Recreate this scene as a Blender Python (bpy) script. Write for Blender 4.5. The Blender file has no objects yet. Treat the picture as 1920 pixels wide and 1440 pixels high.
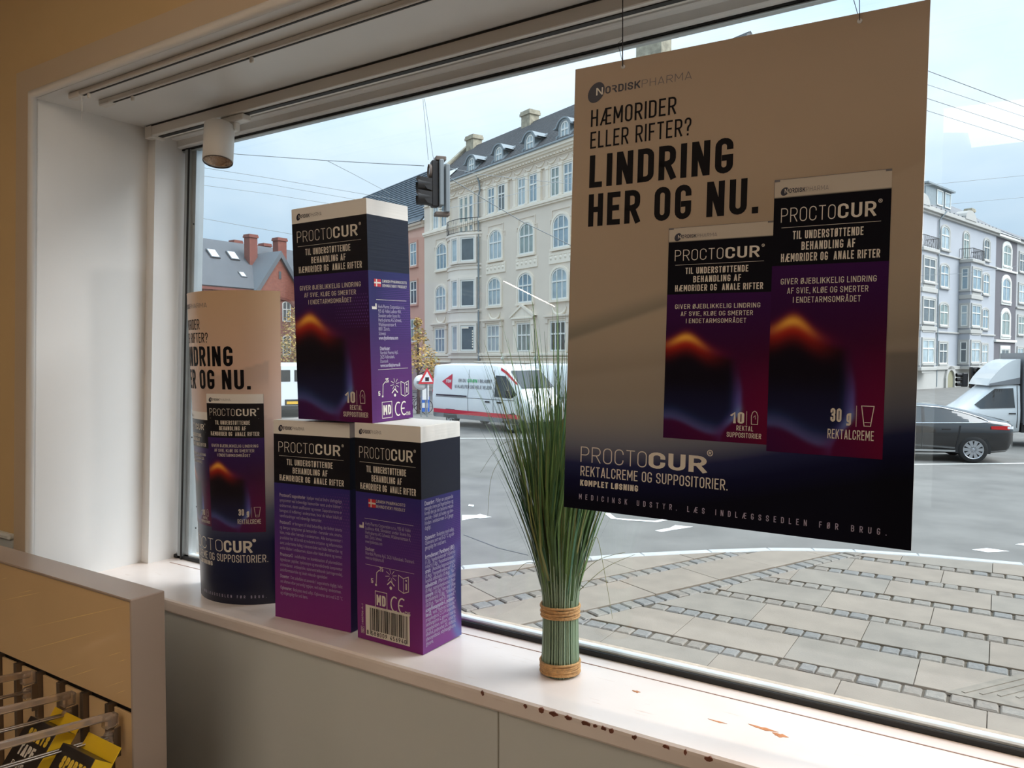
import bpy, math, random
import numpy as np
from mathutils import Vector, Matrix

random.seed(7)
rng = np.random.default_rng(7)
scene = bpy.context.scene
COL = scene.collection
PI = math.pi

# ------------------------------------------------------------------ camera
F = 1426.0                                   # focal length in pixels of the 1920 px frame
RX = Vector((0.84167, 0.53999, 0.00048))      # camera right / down / forward in world axes
DN = Vector((0.01873, -0.02831, -0.99942))
FW = Vector((-0.53967, 0.84119, -0.03395))
cam_data = bpy.data.cameras.new('camera')
cam = bpy.data.objects.new('camera', cam_data)
COL.objects.link(cam)
cam_data.sensor_width = 36.0
cam_data.lens = F * 36.0 / 1920.0
cam_data.clip_start = 0.05
cam_data.clip_end = 600
_m = Matrix.Identity(4)
for i in range(3):
    _m[i][0], _m[i][1], _m[i][2] = RX[i], -DN[i], -FW[i]
cam.matrix_world = _m                          # eye at the origin, floor 1.5 m below
scene.camera = cam

# ------------------------------------------------------------------ sky and exposure
world = bpy.data.worlds.new('overcast_sky')
scene.world = world
world.use_nodes = True
wn, wl = world.node_tree.nodes, world.node_tree.links
wn.clear()
wo = wn.new('ShaderNodeOutputWorld')
bg = wn.new('ShaderNodeBackground')
tc = wn.new('ShaderNodeTexCoord')
sep = wn.new('ShaderNodeSeparateXYZ')
wl.new(tc.outputs['Generated'], sep.inputs[0])
mp = wn.new('ShaderNodeMapping')
mp.inputs['Scale'].default_value = (1.0, 1.0, 2.4)
wl.new(tc.outputs['Generated'], mp.inputs[0])
nz = wn.new('ShaderNodeTexNoise')
nz.inputs['Scale'].default_value = 2.6
nz.inputs['Detail'].default_value = 5
nz.inputs['Roughness'].default_value = 0.5
wl.new(mp.outputs[0], nz.inputs['Vector'])
cr = wn.new('ShaderNodeValToRGB')
cr.color_ramp.elements[0].position = 0.34
cr.color_ramp.elements[0].color = (0.45, 0.62, 0.79, 1)
cr.color_ramp.elements[1].position = 0.68
cr.color_ramp.elements[1].color = (0.70, 0.81, 0.905, 1)
wl.new(nz.outputs[0], cr.inputs[0])
# overcast law: the sky brightens steadily from the horizon to the zenith
mr = wn.new('ShaderNodeMapRange')
mr.inputs['From Min'].default_value = 0.0
mr.inputs['From Max'].default_value = 1.0
mr.inputs['To Min'].default_value = 0.95
mr.inputs['To Max'].default_value = 2.9
wl.new(sep.outputs[2], mr.inputs['Value'])
wl.new(cr.outputs[0], bg.inputs['Color'])
wl.new(mr.outputs[0], bg.inputs['Strength'])
wl.new(bg.outputs[0], wo.inputs[0])

sun_data = bpy.data.lights.new('veiled_sun', 'SUN')
sun_data.energy = 5.6
sun_data.angle = math.radians(55)
sun_data.color = (0.97, 0.98, 1.0)
sun = bpy.data.objects.new('veiled_sun', sun_data)
sun.rotation_euler = Vector((-.62, -.29, -.73)).to_track_quat('-Z', 'Y').to_euler()
COL.objects.link(sun)

scene.view_settings.view_transform = 'Standard'
scene.view_settings.look = 'None'
scene.view_settings.exposure = 0.0
scene.view_settings.gamma = 1.0
scene.view_settings.use_curve_mapping = False
LAMP_STRENGTH = 44.0
LAMP_COLOR = (1.0, 0.82, 0.64)
SPOT_POWER = 26.0

# ------------------------------------------------------------------ helpers
def ray(px, py):
    return RX * (px - 960) + DN * (py - 720) + FW * F
def on_z(px, py, z):
    r = ray(px, py); return r * (z / r.z)
def on_y(px, py, y):
    r = ray(px, py); return r * (y / r.y)
def at(px, py, depth):                         # a point at a given distance ahead of the eye
    return ray(px, py) * (depth / F)

def s2l(c):
    return tuple((v / 255 / 12.92) if v / 255 <= 0.04045 else ((v / 255 + 0.055) / 1.055) ** 2.4 for v in c)

MATS = {}
def mat(name, rgb, rough=0.6, metal=0.0, spec=0.5, var=0.0, scale=8.0, bump=0.0, bscale=60.0, coat=0.0, emit=None, estr=0.0, alpha=None, trans=0.0, stretch=None, attr=None, var2=None):
    """Procedural principled material: base colour (sRGB 0-255) with noise variation and fine relief."""
    if name in MATS: return MATS[name]
    m = bpy.data.materials.new(name); m.use_nodes = True
    n, l = m.node_tree.nodes, m.node_tree.links
    b = n['Principled BSDF']
    lin = s2l(rgb) + (1,)
    b.inputs['Base Color'].default_value = lin
    b.inputs['Roughness'].default_value = rough
    b.inputs['Metallic'].default_value = metal
    b.inputs['Specular IOR Level'].default_value = spec
    b.inputs['Coat Weight'].default_value = coat
    b.inputs['Transmission Weight'].default_value = trans
    t = None
    if var or bump:
        t = n.new('ShaderNodeTexCoord')
        src = t.outputs['Object']
        if stretch:
            mpn = n.new('ShaderNodeMapping'); mpn.inputs['Scale'].default_value = stretch
            l.new(src, mpn.inputs[0]); src = mpn.outputs[0]
    if var:
        z = n.new('ShaderNodeTexNoise'); z.inputs['Scale'].default_value = scale; z.inputs['Detail'].default_value = 6
        l.new(src, z.inputs['Vector'])
        r = n.new('ShaderNodeValToRGB')
        dark = s2l(var2) if var2 else tuple(v * (1 - var) for v in lin[:3])
        r.color_ramp.elements[0].color = dark + (1,)
        r.color_ramp.elements[0].position = 0.3
        r.color_ramp.elements[1].color = (tuple(min(1, v * (1 + var * .5)) for v in lin[:3]) if not var2 else lin[:3]) + (1,)
        r.color_ramp.elements[1].position = 0.7
        l.new(z.outputs[0], r.inputs[0]); l.new(r.outputs[0], b.inputs['Base Color'])
    if attr:
        a = n.new('ShaderNodeAttribute'); a.attribute_name = attr
        l.new(a.outputs['Color'], b.inputs['Base Color'])
    if bump:
        z2 = n.new('ShaderNodeTexNoise'); z2.inputs['Scale'].default_value = bscale; z2.inputs['Detail'].default_value = 4
        l.new(src, z2.inputs['Vector'])
        bp = n.new('ShaderNodeBump'); bp.inputs['Strength'].default_value = bump; bp.inputs['Distance'].default_value = 0.01
        l.new(z2.outputs[0], bp.inputs['Height']); l.new(bp.outputs[0], b.inputs['Normal'])
    if emit:
        b.inputs['Emission Color'].default_value = tuple(emit) + (1,)
        b.inputs['Emission Strength'].default_value = estr
    MATS[name] = m
    return m

def glass_mat(name, tint=(0.975, 0.985, 0.98), ior=1.5, rough=0.0):
    if name in MATS: return MATS[name]
    m = bpy.data.materials.new(name); m.use_nodes = True
    n, l = m.node_tree.nodes, m.node_tree.links
    n.clear()
    o = n.new('ShaderNodeOutputMaterial'); mx = n.new('ShaderNodeMixShader')
    tr = n.new('ShaderNodeBsdfTransparent'); tr.inputs[0].default_value = tuple(tint) + (1,)
    gl = n.new('ShaderNodeBsdfGlossy'); gl.inputs['Roughness'].default_value = rough
    fr = n.new('ShaderNodeFresnel')
    ge = n.new('ShaderNodeNewGeometry'); mm = n.new('ShaderNodeMapRange')       # same reflectance from both sides of the sheet
    mm.inputs['To Min'].default_value = ior; mm.inputs['To Max'].default_value = 1 / ior
    l.new(ge.outputs['Backfacing'], mm.inputs['Value']); l.new(mm.outputs[0], fr.inputs[0])
    l.new(fr.outputs[0], mx.inputs[0]); l.new(tr.outputs[0], mx.inputs[1]); l.new(gl.outputs[0], mx.inputs[2])
    l.new(mx.outputs[0], o.inputs[0])
    MATS[name] = m
    return m

def tag(o, label=None, cat=None, group=None, kind=None):
    if label: o['label'] = label
    if cat: o['category'] = cat
    if group: o['group'] = group
    if kind: o['kind'] = kind
    return o

def empty(name, loc=(0, 0, 0), label=None, cat=None, group=None, kind=None, mat4=None, parent=None):
    o = bpy.data.objects.new(name, None); COL.objects.link(o)
    o.empty_display_size = 0.05
    if mat4 is not None: o.matrix_world = mat4
    else: o.location = loc
    if parent: o.parent = parent
    return tag(o, label, cat, group, kind)

def frame4(origin, xaxis):
    """Matrix whose X runs along xaxis (horizontal), Z up, Y = Z x X."""
    x = Vector((xaxis[0], xaxis[1], 0)).normalized()
    y = Vector((-x.y, x.x, 0))
    m = Matrix.Identity(4)
    for i in range(3):
        m[i][0], m[i][1], m[i][2], m[i][3] = x[i], y[i], (0, 0, 1)[i], origin[i]
    return m

class MB:
    def __init__(s):
        s.v, s.f, s.sm, s.c = [], [], [], []
    def add(s, vs, fs, smooth=False, col=None):
        o = len(s.v)
        s.v += [tuple(p) for p in vs]
        s.f += [tuple(i + o for i in q) for q in fs]
        s.sm += [smooth] * len(fs)
        if col is not None: s.c += list(col)
        return s
    def box(s, x0, x1, y0, y1, z0, z1, ch=0.0):
        if ch <= 0:
            vs = [(x, y, z) for x in (x0, x1) for y in (y0, y1) for z in (z0, z1)]
            return s.add(vs, [(0, 1, 3, 2), (4, 6, 7, 5), (0, 4, 5, 1), (2, 3, 7, 6), (0, 2, 6, 4), (1, 5, 7, 3)])
        c = min(ch, (x1 - x0) / 2.01, (y1 - y0) / 2.01, (z1 - z0) / 2.01)
        X, Y, Z = (x0, x1), (y0, y1), (z0, z1)
        vs, ix = [], {}
        for i in (0, 1):
            for j in (0, 1):
                for k in (0, 1):
                    sx, sy, sz = (c, -c)[i], (c, -c)[j], (c, -c)[k]
                    for a, p in enumerate(((X[i], Y[j] + sy, Z[k] + sz), (X[i] + sx, Y[j], Z[k] + sz), (X[i] + sx, Y[j] + sy, Z[k]))):
                        ix[i, j, k, a] = len(vs); vs.append(p)
        fs = []
        for i in (0, 1):
            q = [ix[i, 0, 0, 0], ix[i, 1, 0, 0], ix[i, 1, 1, 0], ix[i, 0, 1, 0]]; fs.append(q if i else q[::-1])
            q = [ix[0, i, 0, 1], ix[1, i, 0, 1], ix[1, i, 1, 1], ix[0, i, 1, 1]]; fs.append(q[::-1] if i else q)
            q = [ix[0, 0, i, 2], ix[1, 0, i, 2], ix[1, 1, i, 2], ix[0, 1, i, 2]]; fs.append(q if i else q[::-1])
        for i in (0, 1):
            for j in (0, 1):
                fs.append([ix[i, j, 0, 0], ix[i, j, 1, 0], ix[i, j, 1, 1], ix[i, j, 0, 1]])
                fs.append([ix[i, 0, j, 0], ix[i, 1, j, 0], ix[i, 1, j, 2], ix[i, 0, j, 2]])
                fs.append([ix[0, i, j, 1], ix[1, i, j, 1], ix[1, i, j, 2], ix[0, i, j, 2]])
                for k in (0, 1):
                    fs.append([ix[i, j, k, 0], ix[i, j, k, 1], ix[i, j, k, 2]])
        return s.add(vs, fs)
    def prism(s, poly, a0, a1, plane='xz', smooth=False):
        """Polygon in the named plane pushed from a0 to a1 along the third axis."""
        n = len(poly)
        def P(p, a):
            return {'xz': (p[0], a, p[1]), 'xy': (p[0], p[1], a), 'yz': (a, p[0], p[1])}[plane]
        vs = [P(p, a0) for p in poly] + [P(p, a1) for p in poly]
        fs = [tuple(range(n)), tuple(range(2 * n - 1, n - 1, -1))]
        s.add(vs, fs)
        s.add(vs, [(i, (i + 1) % n, (i + 1) % n + n, i + n) for i in range(n)], smooth)
        return s
    def tube(s, pts, r, n=6, cap=True):
        pts = [Vector(p) for p in pts]
        rs = r if isinstance(r, (list, tuple)) else [r] * len(pts)
        vs, fs = [], []
        up = None
        for i, p in enumerate(pts):
            d = (pts[min(i + 1, len(pts) - 1)] - pts[max(i - 1, 0)])
            d = d.normalized() if d.length > 1e-9 else Vector((0, 0, 1))
            if up is None: up = Vector((0, 0, 1)) if abs(d.z) < 0.9 else Vector((1, 0, 0))
            a = d.cross(up)
            a = a.normalized() if a.length > 1e-6 else Vector((1, 0, 0))
            b = a.cross(d).normalized(); up = b
            for k in range(n):
                t = 2 * PI * k / n
                vs.append(p + a * (rs[i] * math.cos(t)) + b * (rs[i] * math.sin(t)))
        for i in range(len(pts) - 1):
            for k in range(n):
                fs.append((i * n + k, i * n + (k + 1) % n, (i + 1) * n + (k + 1) % n, (i + 1) * n + k))
        s.add(vs, fs, True)
        if cap:
            m = len(pts) - 1
            s.add(vs[:n], [tuple(range(n))]); s.add(vs[m * n:], [tuple(range(n - 1, -1, -1))])
        return s
    def lathe(s, prof, c=(0, 0, 0), n=24, M=None, smooth=True, a0=0.0, a1=2 * PI):
        """Profile of (radius, height) turned about Z; M places it."""
        full = abs(a1 - a0 - 2 * PI) < 1e-6
        m = n if full else n + 1
        vs, fs = [], []
        for r, h in prof:
            for k in range(m):
                t = a0 + (a1 - a0) * k / n
                p = Vector((r * math.cos(t), r * math.sin(t), h))
                if M is not None: p = M @ p
                vs.append(p + Vector(c))
        for i in range(len(prof) - 1):
            for k in range(n):
                k2 = (k + 1) % m
                fs.append((i * m + k, i * m + k2, (i + 1) * m + k2, (i + 1) * m + k))
        return s.add(vs, fs, smooth)
    def xf(s, M, start=0):
        s.v[start:] = [tuple(M @ Vector(p)) for p in s.v[start:]]
        return s
    def mesh(s, name, m):
        me = bpy.data.meshes.new(name)
        me.from_pydata(s.v, [], s.f)
        if any(s.sm): me.polygons.foreach_set('use_smooth', s.sm)
        if s.c:
            ca = me.color_attributes.new('print', 'FLOAT_COLOR', 'POINT')
            buf = np.ones((len(s.v), 4), np.float32)
            buf[:len(s.c), :3] = np.array(s.c, np.float32)[:, :3]
            ca.data.foreach_set('color', buf.ravel())
        if m is not None: me.materials.append(m)
        me.update()
        return me
    def build(s, name, m, parent=None, off=None, label=None, cat=None, group=None, kind=None):
        me = s.mesh(name, m)
        o = bpy.data.objects.new(name, me); COL.objects.link(o)
        if parent is not None: o.parent = parent
        if off is not None: o.location = -Vector(off)
        return tag(o, label, cat, group, kind)

def link_mesh(name, me, parent=None, loc=None, label=None, kind=None, rotz=0):
    o = bpy.data.objects.new(name, me); COL.objects.link(o)
    if parent is not None: o.parent = parent
    if loc is not None: o.location = loc
    o.rotation_euler.z = rotz
    return tag(o, label, None, None, kind)

def copy_tree(o, parent=None, mat4=None):
    c = o.copy(); COL.objects.link(c); c.parent = parent
    if mat4 is not None: c.matrix_world = mat4
    for ch in list(o.children): copy_tree(ch, c)
    return c

# ------------------------------------------------------------------ lettering: a condensed engineering alphabet drawn with strokes
def fillet(pts, closed, R):
    out = []; n = len(pts)
    for i, p in enumerate(pts):
        q = Vector(p[:2])
        if len(p) < 3 or (not closed and i in (0, n - 1)):
            out.append(q); continue
        a, b = Vector(pts[i - 1][:2]), Vector(pts[(i + 1) % n][:2])
        la, lb = (a - q).length, (b - q).length
        ra = min(R, la / 2 if len(pts[i - 1]) > 2 else la); rb = min(R, lb / 2 if len(pts[(i + 1) % n]) > 2 else lb)
        t1, t2 = q + (a - q) * (ra / la), q + (b - q) * (rb / lb)
        c = t1 + t2 - q
        for k in range(5):
            t = PI / 2 * k / 4
            out.append(c + (t1 - c) * math.cos(t) + (t2 - c) * math.sin(t))
    o2 = []
    for p in out:
        if not o2 or (p - o2[-1]).length > 1e-5: o2.append(p)
    if closed and (o2[0] - o2[-1]).length < 1e-5: o2.pop()
    return o2

def ribbon(pts, closed, w):
    n = len(pts)
    pts = [Vector(p) for p in pts]
    if not closed and n > 1:
        d = (pts[0] - pts[1]).normalized(); pts[0] = pts[0] + d * (w / 2)
        d = (pts[-1] - pts[-2]).normalized(); pts[-1] = pts[-1] + d * (w / 2)
    vs, fs = [], []
    for i in range(n):
        a = pts[i - 1] if (closed or i > 0) else None
        b = pts[(i + 1) % n] if (closed or i < n - 1) else None
        d1 = (pts[i] - a).normalized() if a is not None else None
        d2 = (b - pts[i]).normalized() if b is not None else None
        if d1 is None: d1 = d2
        if d2 is None: d2 = d1
        n1, n2 = Vector((-d1.y, d1.x)), Vector((-d2.y, d2.x))
        m = n1 + n2
        m = m.normalized() if m.length > 1e-6 else n1
        k = 1.18 if m.dot(n1) < .55 else 1 / m.dot(n1)
        vs += [pts[i] + m * (w / 2 * k), pts[i] - m * (w / 2 * k)]
    for i in range(n if closed else n - 1):
        j = (i + 1) % n
        fs.append((2 * i, 2 * i + 1, 2 * j + 1, 2 * j))
    return vs, fs

r_ = 1
def legs(W, w, y0, y1):
    return [[(0, y0), (w * 1.03, y0), (W / 2 + w * .45, y1), (W / 2 - w * .58, y1)], [(W, y0), (W - w * 1.03, y0), (W / 2 - w * .45, y1), (W / 2 + w * .58, y1)]]
GL = {
 'A': (1.08, [lambda W, w: legs(W, w, 0, 1), [(.2, .22), (.8, .22)]]),
 'B': (1, [[(0, 0), (0, 1), (.95, 1, r_), (.95, .53, r_), (0, .53)], [(.5, .53), (1, .53, r_), (1, 0, r_), (0, 0)]]),
 'C': (1, [[(1, .72), (1, 1, r_), (0, 1, r_), (0, 0, r_), (1, 0, r_), (1, .28)]]),
 'D': (1, [[(0, 0), (0, 1), (1, 1, r_), (1, 0, r_), (0, 0)]]),
 'E': (.88, [[(1, 1), (0, 1), (0, 0), (1, 0)], [(0, .52), (.85, .52)]]),
 'F': (.86, [[(1, 1), (0, 1), (0, 0)], [(0, .5), (.85, .5)]]),
 'G': (1, [[(1, .80), (1, 1, r_), (0, 1, r_), (0, 0, r_), (1, 0, r_), (1, .43), (.58, .43)]]),
 'H': (1, [[(0, 0), (0, 1)], [(1, 0), (1, 1)], [(0, .52), (1, .52)]]),
 'I': (0, [[(.5, 0), (.5, 1)]]),
 'J': (.8, [[(1, 1), (1, 0, r_), (0, 0, r_), (0, .25)]]),
 'K': (1.04, [[(0, 0), (0, 1)], [(1, 1), (.04, .36)], [(.4, .6), (1, 0)]]),
 'L': (.84, [[(0, 1), (0, 0), (1, 0)]]),
 'M': (1.26, [[(0, 0), (0, 1)], [(1, 0), (1, 1)], lambda W, w: [[(0, 1), (w * 1.05, 1), (W / 2 + w * .5, .28), (W / 2 - w * .5, .28)], [(W, 1), (W - w * 1.05, 1), (W / 2 - w * .5, .28), (W / 2 + w * .5, .28)]]]),
 'N': (1.04, [[(0, 0), (0, 1)], [(1, 0), (1, 1)], lambda W, w: [[(0, 1), (w * 1.08, 1), (W, 0), (W - w * 1.08, 0)]]]),
 'O': (1, [[(0, 0, r_), (0, 1, r_), (1, 1, r_), (1, 0, r_)], 'c']),
 'P': (1, [[(0, 0), (0, 1), (1, 1, r_), (1, .46, r_), (0, .46)]]),
 'R': (1.02, [[(0, 0), (0, 1), (1, 1, r_), (1, .46, r_), (0, .46)], [(.5, .46), (1, 0)]]),
 'S': (1, [[(1, .76), (1, 1, r_), (0, 1, r_), (0, .53, r_), (1, .47, r_), (1, 0, r_), (0, 0, r_), (0, .24)]]),
 'T': (.94, [[(.5, 0), (.5, 1)], [(0, 1), (1, 1)]]),
 'U': (1, [[(0, 1), (0, 0, r_), (1, 0, r_), (1, 1)]]),
 'V': (1.04, [lambda W, w: legs(W, w, 1, 0)]),
 'W': (1.5, [[(0, 1), (.25, 0), (.5, .8), (.75, 0), (1, 1)]]),
 'X': (1.04, [[(0, 0), (1, 1)], [(0, 1), (1, 0)]]),
 'Y': (1.04, [[(0, 1), (.5, .45), (1, 1)], [(.5, .45), (.5, 0)]]),
 'Z': (.9, [[(0, 1), (1, 1), (0, 0), (1, 0)]]),
 '\u00c6': (1.55, [[(0, 0), (.5, 1), (1, 1)], [(.56, 1), (.56, 0), (1, 0)], [(.56, .52), (.94, .52)], [(.16, .26), (.56, .26)]]),
 '\u00d8': (1, [[(0, 0, r_), (0, 1, r_), (1, 1, r_), (1, 0, r_)], 'c', [(.02, .0), (.98, 1.0)]]),
 '\u00c5': (1.08, [lambda W, w: legs(W, w, 0, .97), [(.2, .22), (.8, .22)], [(.33, 1.1, r_), (.33, 1.34, r_), (.67, 1.34, r_), (.67, 1.1, r_)], 'c']),
 '0': (.92, [[(0, 0, r_), (0, 1, r_), (1, 1, r_), (1, 0, r_)], 'c']),
 '1': (.4, [[(0, .74), (1, 1), (1, 0)]]),
 '2': (.92, [[(0, .76), (0, 1, r_), (1, 1, r_), (1, .56, r_), (0, 0), (1, 0)]]),
 '3': (.92, [[(0, .8), (0, 1, r_), (1, 1, r_), (1, .53, r_), (.4, .53)], [(.4, .53), (1, .53, r_), (1, 0, r_), (0, 0, r_), (0, .22)]]),
 '4': (1, [[(.7, 1), (0, .26), (1, .26)], [(.74, .5), (.74, 0)]]),
 '5': (.92, [[(1, 1), (.05, 1), (0, .55), (1, .6, r_), (1, 0, r_), (0, 0, r_), (0, .2)]]),
 '6': (.92, [[(.8, 1), (0, .35, r_), (0, 0, r_), (1, 0, r_), (1, .55, r_), (.1, .55, r_)]]),
 '7': (.9, [[(0, 1), (1, 1), (.3, 0)]]),
 '8': (.92, [[(0, .53, r_), (0, 1, r_), (1, 1, r_), (1, .53, r_)], 'c', [(0, 0, r_), (0, .53, r_), (1, .53, r_), (1, 0, r_)], 'c']),
 '9': (.92, [[(.2, 0), (1, .65, r_), (1, 1, r_), (0, 1, r_), (0, .45, r_), (.9, .45, r_)]]),
 'g': (.86, [[(1, .0), (1, .62)], [(1, .0, r_), (0, .0, r_), (0, .6, r_), (1, .6, r_)], 'c', [(1, .1), (1, -.28, r_), (0, -.28, r_)]]),
 '?': (.9, [[(0, .76), (0, 1, r_), (1, 1, r_), (1, .58, r_), (.5, .5, r_), (.5, .28)], [(.5, 0), (.5, .015)]]),
 '.': (0, [[(.5, 0), (.5, .012)]]),
 ',': (0, [[(.6, .02), (.2, -.14)]]),
 '|': (0, [[(.5, -.25), (.5, 1.05)]]),
 '-': (.5, [[(0, .5), (1, .5)]]),
 '&': (1, [[(1, 0), (.1, .75, r_), (.3, 1, r_), (.7, .9, r_), (.05, .3, r_), (.3, 0, r_), (1, .4)]]),
 '~': (.95, [[(0, 1), (.95, 1, r_), (.95, .5, r_), (.1, .5)], [(.45, .46), (1, 0)]]),     # the stemless R of the pharmacy supplier's wordmark
}
def text2d(txt, h=1.0, wt=0.12, wf=0.40, track=0.13, space=0.3):
    """Flat letters: verts (x, y), faces and the advance width; wt/wf/track are fractions of the cap height."""
    V, FC, x = [], [], 0.0
    LAY = []; text2d.layers = LAY
    for ch in txt:
        if ch == ' ':
            x += space; continue
        g = GL.get(ch)
        if g is None: continue
        W = wt if g[0] == 0 else max(g[0] * wf, wt * 2.1)
        sk = max(W - wt, 1e-4)
        it = g[1]
        for i, st in enumerate(it):
            if st == 'c': continue
            if callable(st):
                for q in st(W, wt):
                    o = len(V); V += [(x + a, b) for a, b in q]; LAY += [i] * len(q); FC.append(tuple(range(o, o + len(q))))
                continue
            cl = i + 1 < len(it) and it[i + 1] == 'c'
            pts = [(x + wt / 2 + p[0] * sk if g[0] else x + wt / 2, wt / 2 + p[1] * (1 - wt)) + ((1,) if len(p) > 2 else ()) for p in st]
            pl = fillet(pts, cl, min(sk * .5, .24))
            vs, fs = ribbon(pl, cl, wt)
            o = len(V)
            V += [(p.x, p.y) for p in vs]; LAY += [i] * len(vs); FC += [tuple(k + o for k in f) for f in fs]
        x += W + track
    w = x - track
    return [(a * h, b * h) for a, b in V], FC, w * h

def put_text(mb, fn, txt, x0, x1, y, h, wt=.12, wf=.4, track=.13, space=.3, align='fit'):
    """Place a line between x0 and x1 (letters are scaled to fill that width) with its baseline at y; fn maps (x, y) to 3-D."""
    V, FC, w = text2d(txt, h, wt, wf, track, space)
    k = (x1 - x0) / w if align == 'fit' else 1.0
    P = [fn(x0 + a * k, y + b) for a, b in V]
    if hasattr(fn, 'deep'):                      # strokes that cross lie a hair above each other
        P = [p + (p - fn.deep(x0 + a * k, y + b)) * (.09 * (i + 1)) for p, (a, b), i in zip(P, V, text2d.layers)]
    mb.add(P, FC)
    return w

FONT_CACHE = {}
def font2d(txt, bold=False):
    """Small print: the built-in font turned to flat mesh data (height 1 = font size)."""
    key = (txt, bold)
    if key in FONT_CACHE: return FONT_CACHE[key]
    cu = bpy.data.curves.new('small_print', 'FONT'); cu.body = txt; cu.size = 1; cu.resolution_u = 2
    if bold: cu.offset = 0.03
    ob = bpy.data.objects.new('small_print', cu); COL.objects.link(ob)
    dg = bpy.context.evaluated_depsgraph_get()
    me = bpy.data.meshes.new_from_object(ob.evaluated_get(dg))
    V = [(v.co.x, v.co.y) for v in me.vertices]; FC = [tuple(p.vertices) for p in me.polygons]
    bpy.data.objects.remove(ob); bpy.data.curves.remove(cu); bpy.data.meshes.remove(me)
    w = max([p[0] for p in V], default=0)
    FONT_CACHE[key] = (V, FC, w)
    return FONT_CACHE[key]
def put_font(mb, fn, txt, x0, y, h, kx=1.0, x1=None, bold=False):
    V, FC, w = font2d(txt, bold)
    if not V: return x0
    k = (x1 - x0) / w if x1 else h * kx
    mb.add([fn(x0 + a * k, y + b * h) for a, b in V], FC)
    return x0 + w * k
def put_para(mb, fn, lines, x0, x1, y, step, h, asp=2.1):
    """Lines of small print; *word* at the start is bold; '=' before a line justifies it to x1."""
    for ln in lines:
        just = ln.startswith('='); ln = ln.lstrip('=')
        x = x0
        if ln.startswith('*'):
            b, rest = ln[1:].split('*', 1)
            wb = font2d(b, True)[2]; wr = font2d(rest, False)[2] if rest.strip() else 0
            k = min(h * .62 * asp, (x1 - x0) / (wb + wr + .35)) if not just else (x1 - x0) / (wb + wr + .35)
            x = put_font(mb, fn, b, x, y, h, bold=True, x1=x + wb * k) + .3 * k
            if wr: put_font(mb, fn, rest, x, y, h, x1=x + wr * k)
        else:
            w = font2d(ln)[2]
            k = (x1 - x0) / max(w, .01) if just else min(h * .62 * asp, (x1 - x0) / max(w, .01))
            if ln.strip(): put_font(mb, fn, ln, x, y, h, x1=x + w * k)
        y -= step

def disc2d(cx, cy, rx, ry=None, n=28, rot=0.0):
    ry = ry or rx
    c, s_ = math.cos(rot), math.sin(rot)
    V = [(cx, cy)]
    for k in range(n):
        a, b = rx * math.cos(2 * PI * k / n), ry * math.sin(2 * PI * k / n)
        V.append((cx + a * c - b * s_, cy + a * s_ + b * c))
    return V, [(0, 1 + k, 1 + (k + 1) % n) for k in range(n)]
def put2d(mb, fn, VF): mb.add([fn(a, b) for a, b in VF[0]], VF[1])
def iso_line(mb, fn, pts, w, asp, closed=False):
    """Line of even width on a face whose height is asp times its width (w in face widths)."""
    vs, fs = ribbon([Vector((a, b * asp)) for a, b in pts], closed, w)
    put2d(mb, fn, ([(p.x, p.y / asp) for p in vs], fs))
def iso_disc(cx, cy, rx, ry, asp, rot=0.0, n=28):
    V, FC = disc2d(0, 0, rx, ry, n, rot)
    return [(cx + a, cy + b / asp) for a, b in V], FC
def rect2d(x0, x1, y0, y1): return [(x0, y0), (x1, y0), (x1, y1), (x0, y1)], [(0, 1, 2, 3)]
def line2d(pts, w, closed=False):
    vs, fs = ribbon([Vector(q) for q in pts], closed, w)
    return [(p.x, p.y) for p in vs], fs
# ================================================================== the shop room
FLOOR, CEIL = -1.5, 1.32
YW, YC, YS = 1.644, 1.18, 1.336               # glass plane, room face of the wall, sill nose
SILL, NICHE = -0.72, 0.78
XL, XR = -2.5, 1.45                           # the window opening
LEAN = 0.056                                  # the old jambs lean a little: x shift per metre of height
def lx(x, z): return x + LEAN * z             # leaning x at height z (relative to the eye)

M_wall = mat('painted_wall', (212, 182, 134), 0.75, var=.05, scale=3, bump=.05, bscale=90)
M_white = mat('white_gloss_paint', (226, 224, 221), 0.34, var=.03, scale=5, bump=.03, bscale=25)
M_reveal = mat('white_reveal_paint', (230, 230, 228), 0.5, var=.03, scale=4, bump=.01, bscale=30)
M_trim = mat('white_trim_paint', (224, 220, 214), 0.4)
M_floor = mat('grey_vinyl_floor', (150, 140, 128), 0.4, var=.1, scale=6)
M_ceil = mat('ceiling_paint', (232, 228, 220), 0.8)
M_panel = mat('below_sill_paint', (206, 210, 208), 0.55, var=.03, scale=3, bump=.03)

def struct(mb, name, m, label=None, parent=None):
    return mb.build(name, m, parent, label=label, kind='structure' if parent is None else None)

b = MB().box(-11, 4.2, -14.5, 1.70, FLOOR - .1, FLOOR); struct(b, 'floor', M_floor, 'grey shop floor')
b = MB().box(-11, 4.2, -14.5, 1.70, CEIL, CEIL + .1); struct(b, 'ceiling', M_ceil, 'white shop ceiling')
b = MB().box(-11.1, -11, -14.5, 1.70, FLOOR, CEIL); struct(b, 'wall_left', M_wall, 'beige side wall of the shop')
b = MB().box(4.2, 4.3, -14.5, 1.70, FLOOR, CEIL); struct(b, 'wall_right', M_wall, 'beige far side wall of the shop')
b = MB().box(-11, 4.2, -14.6, -14.5, FLOOR, CEIL); struct(b, 'wall_back', M_wall, 'beige back wall of the shop')

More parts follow.
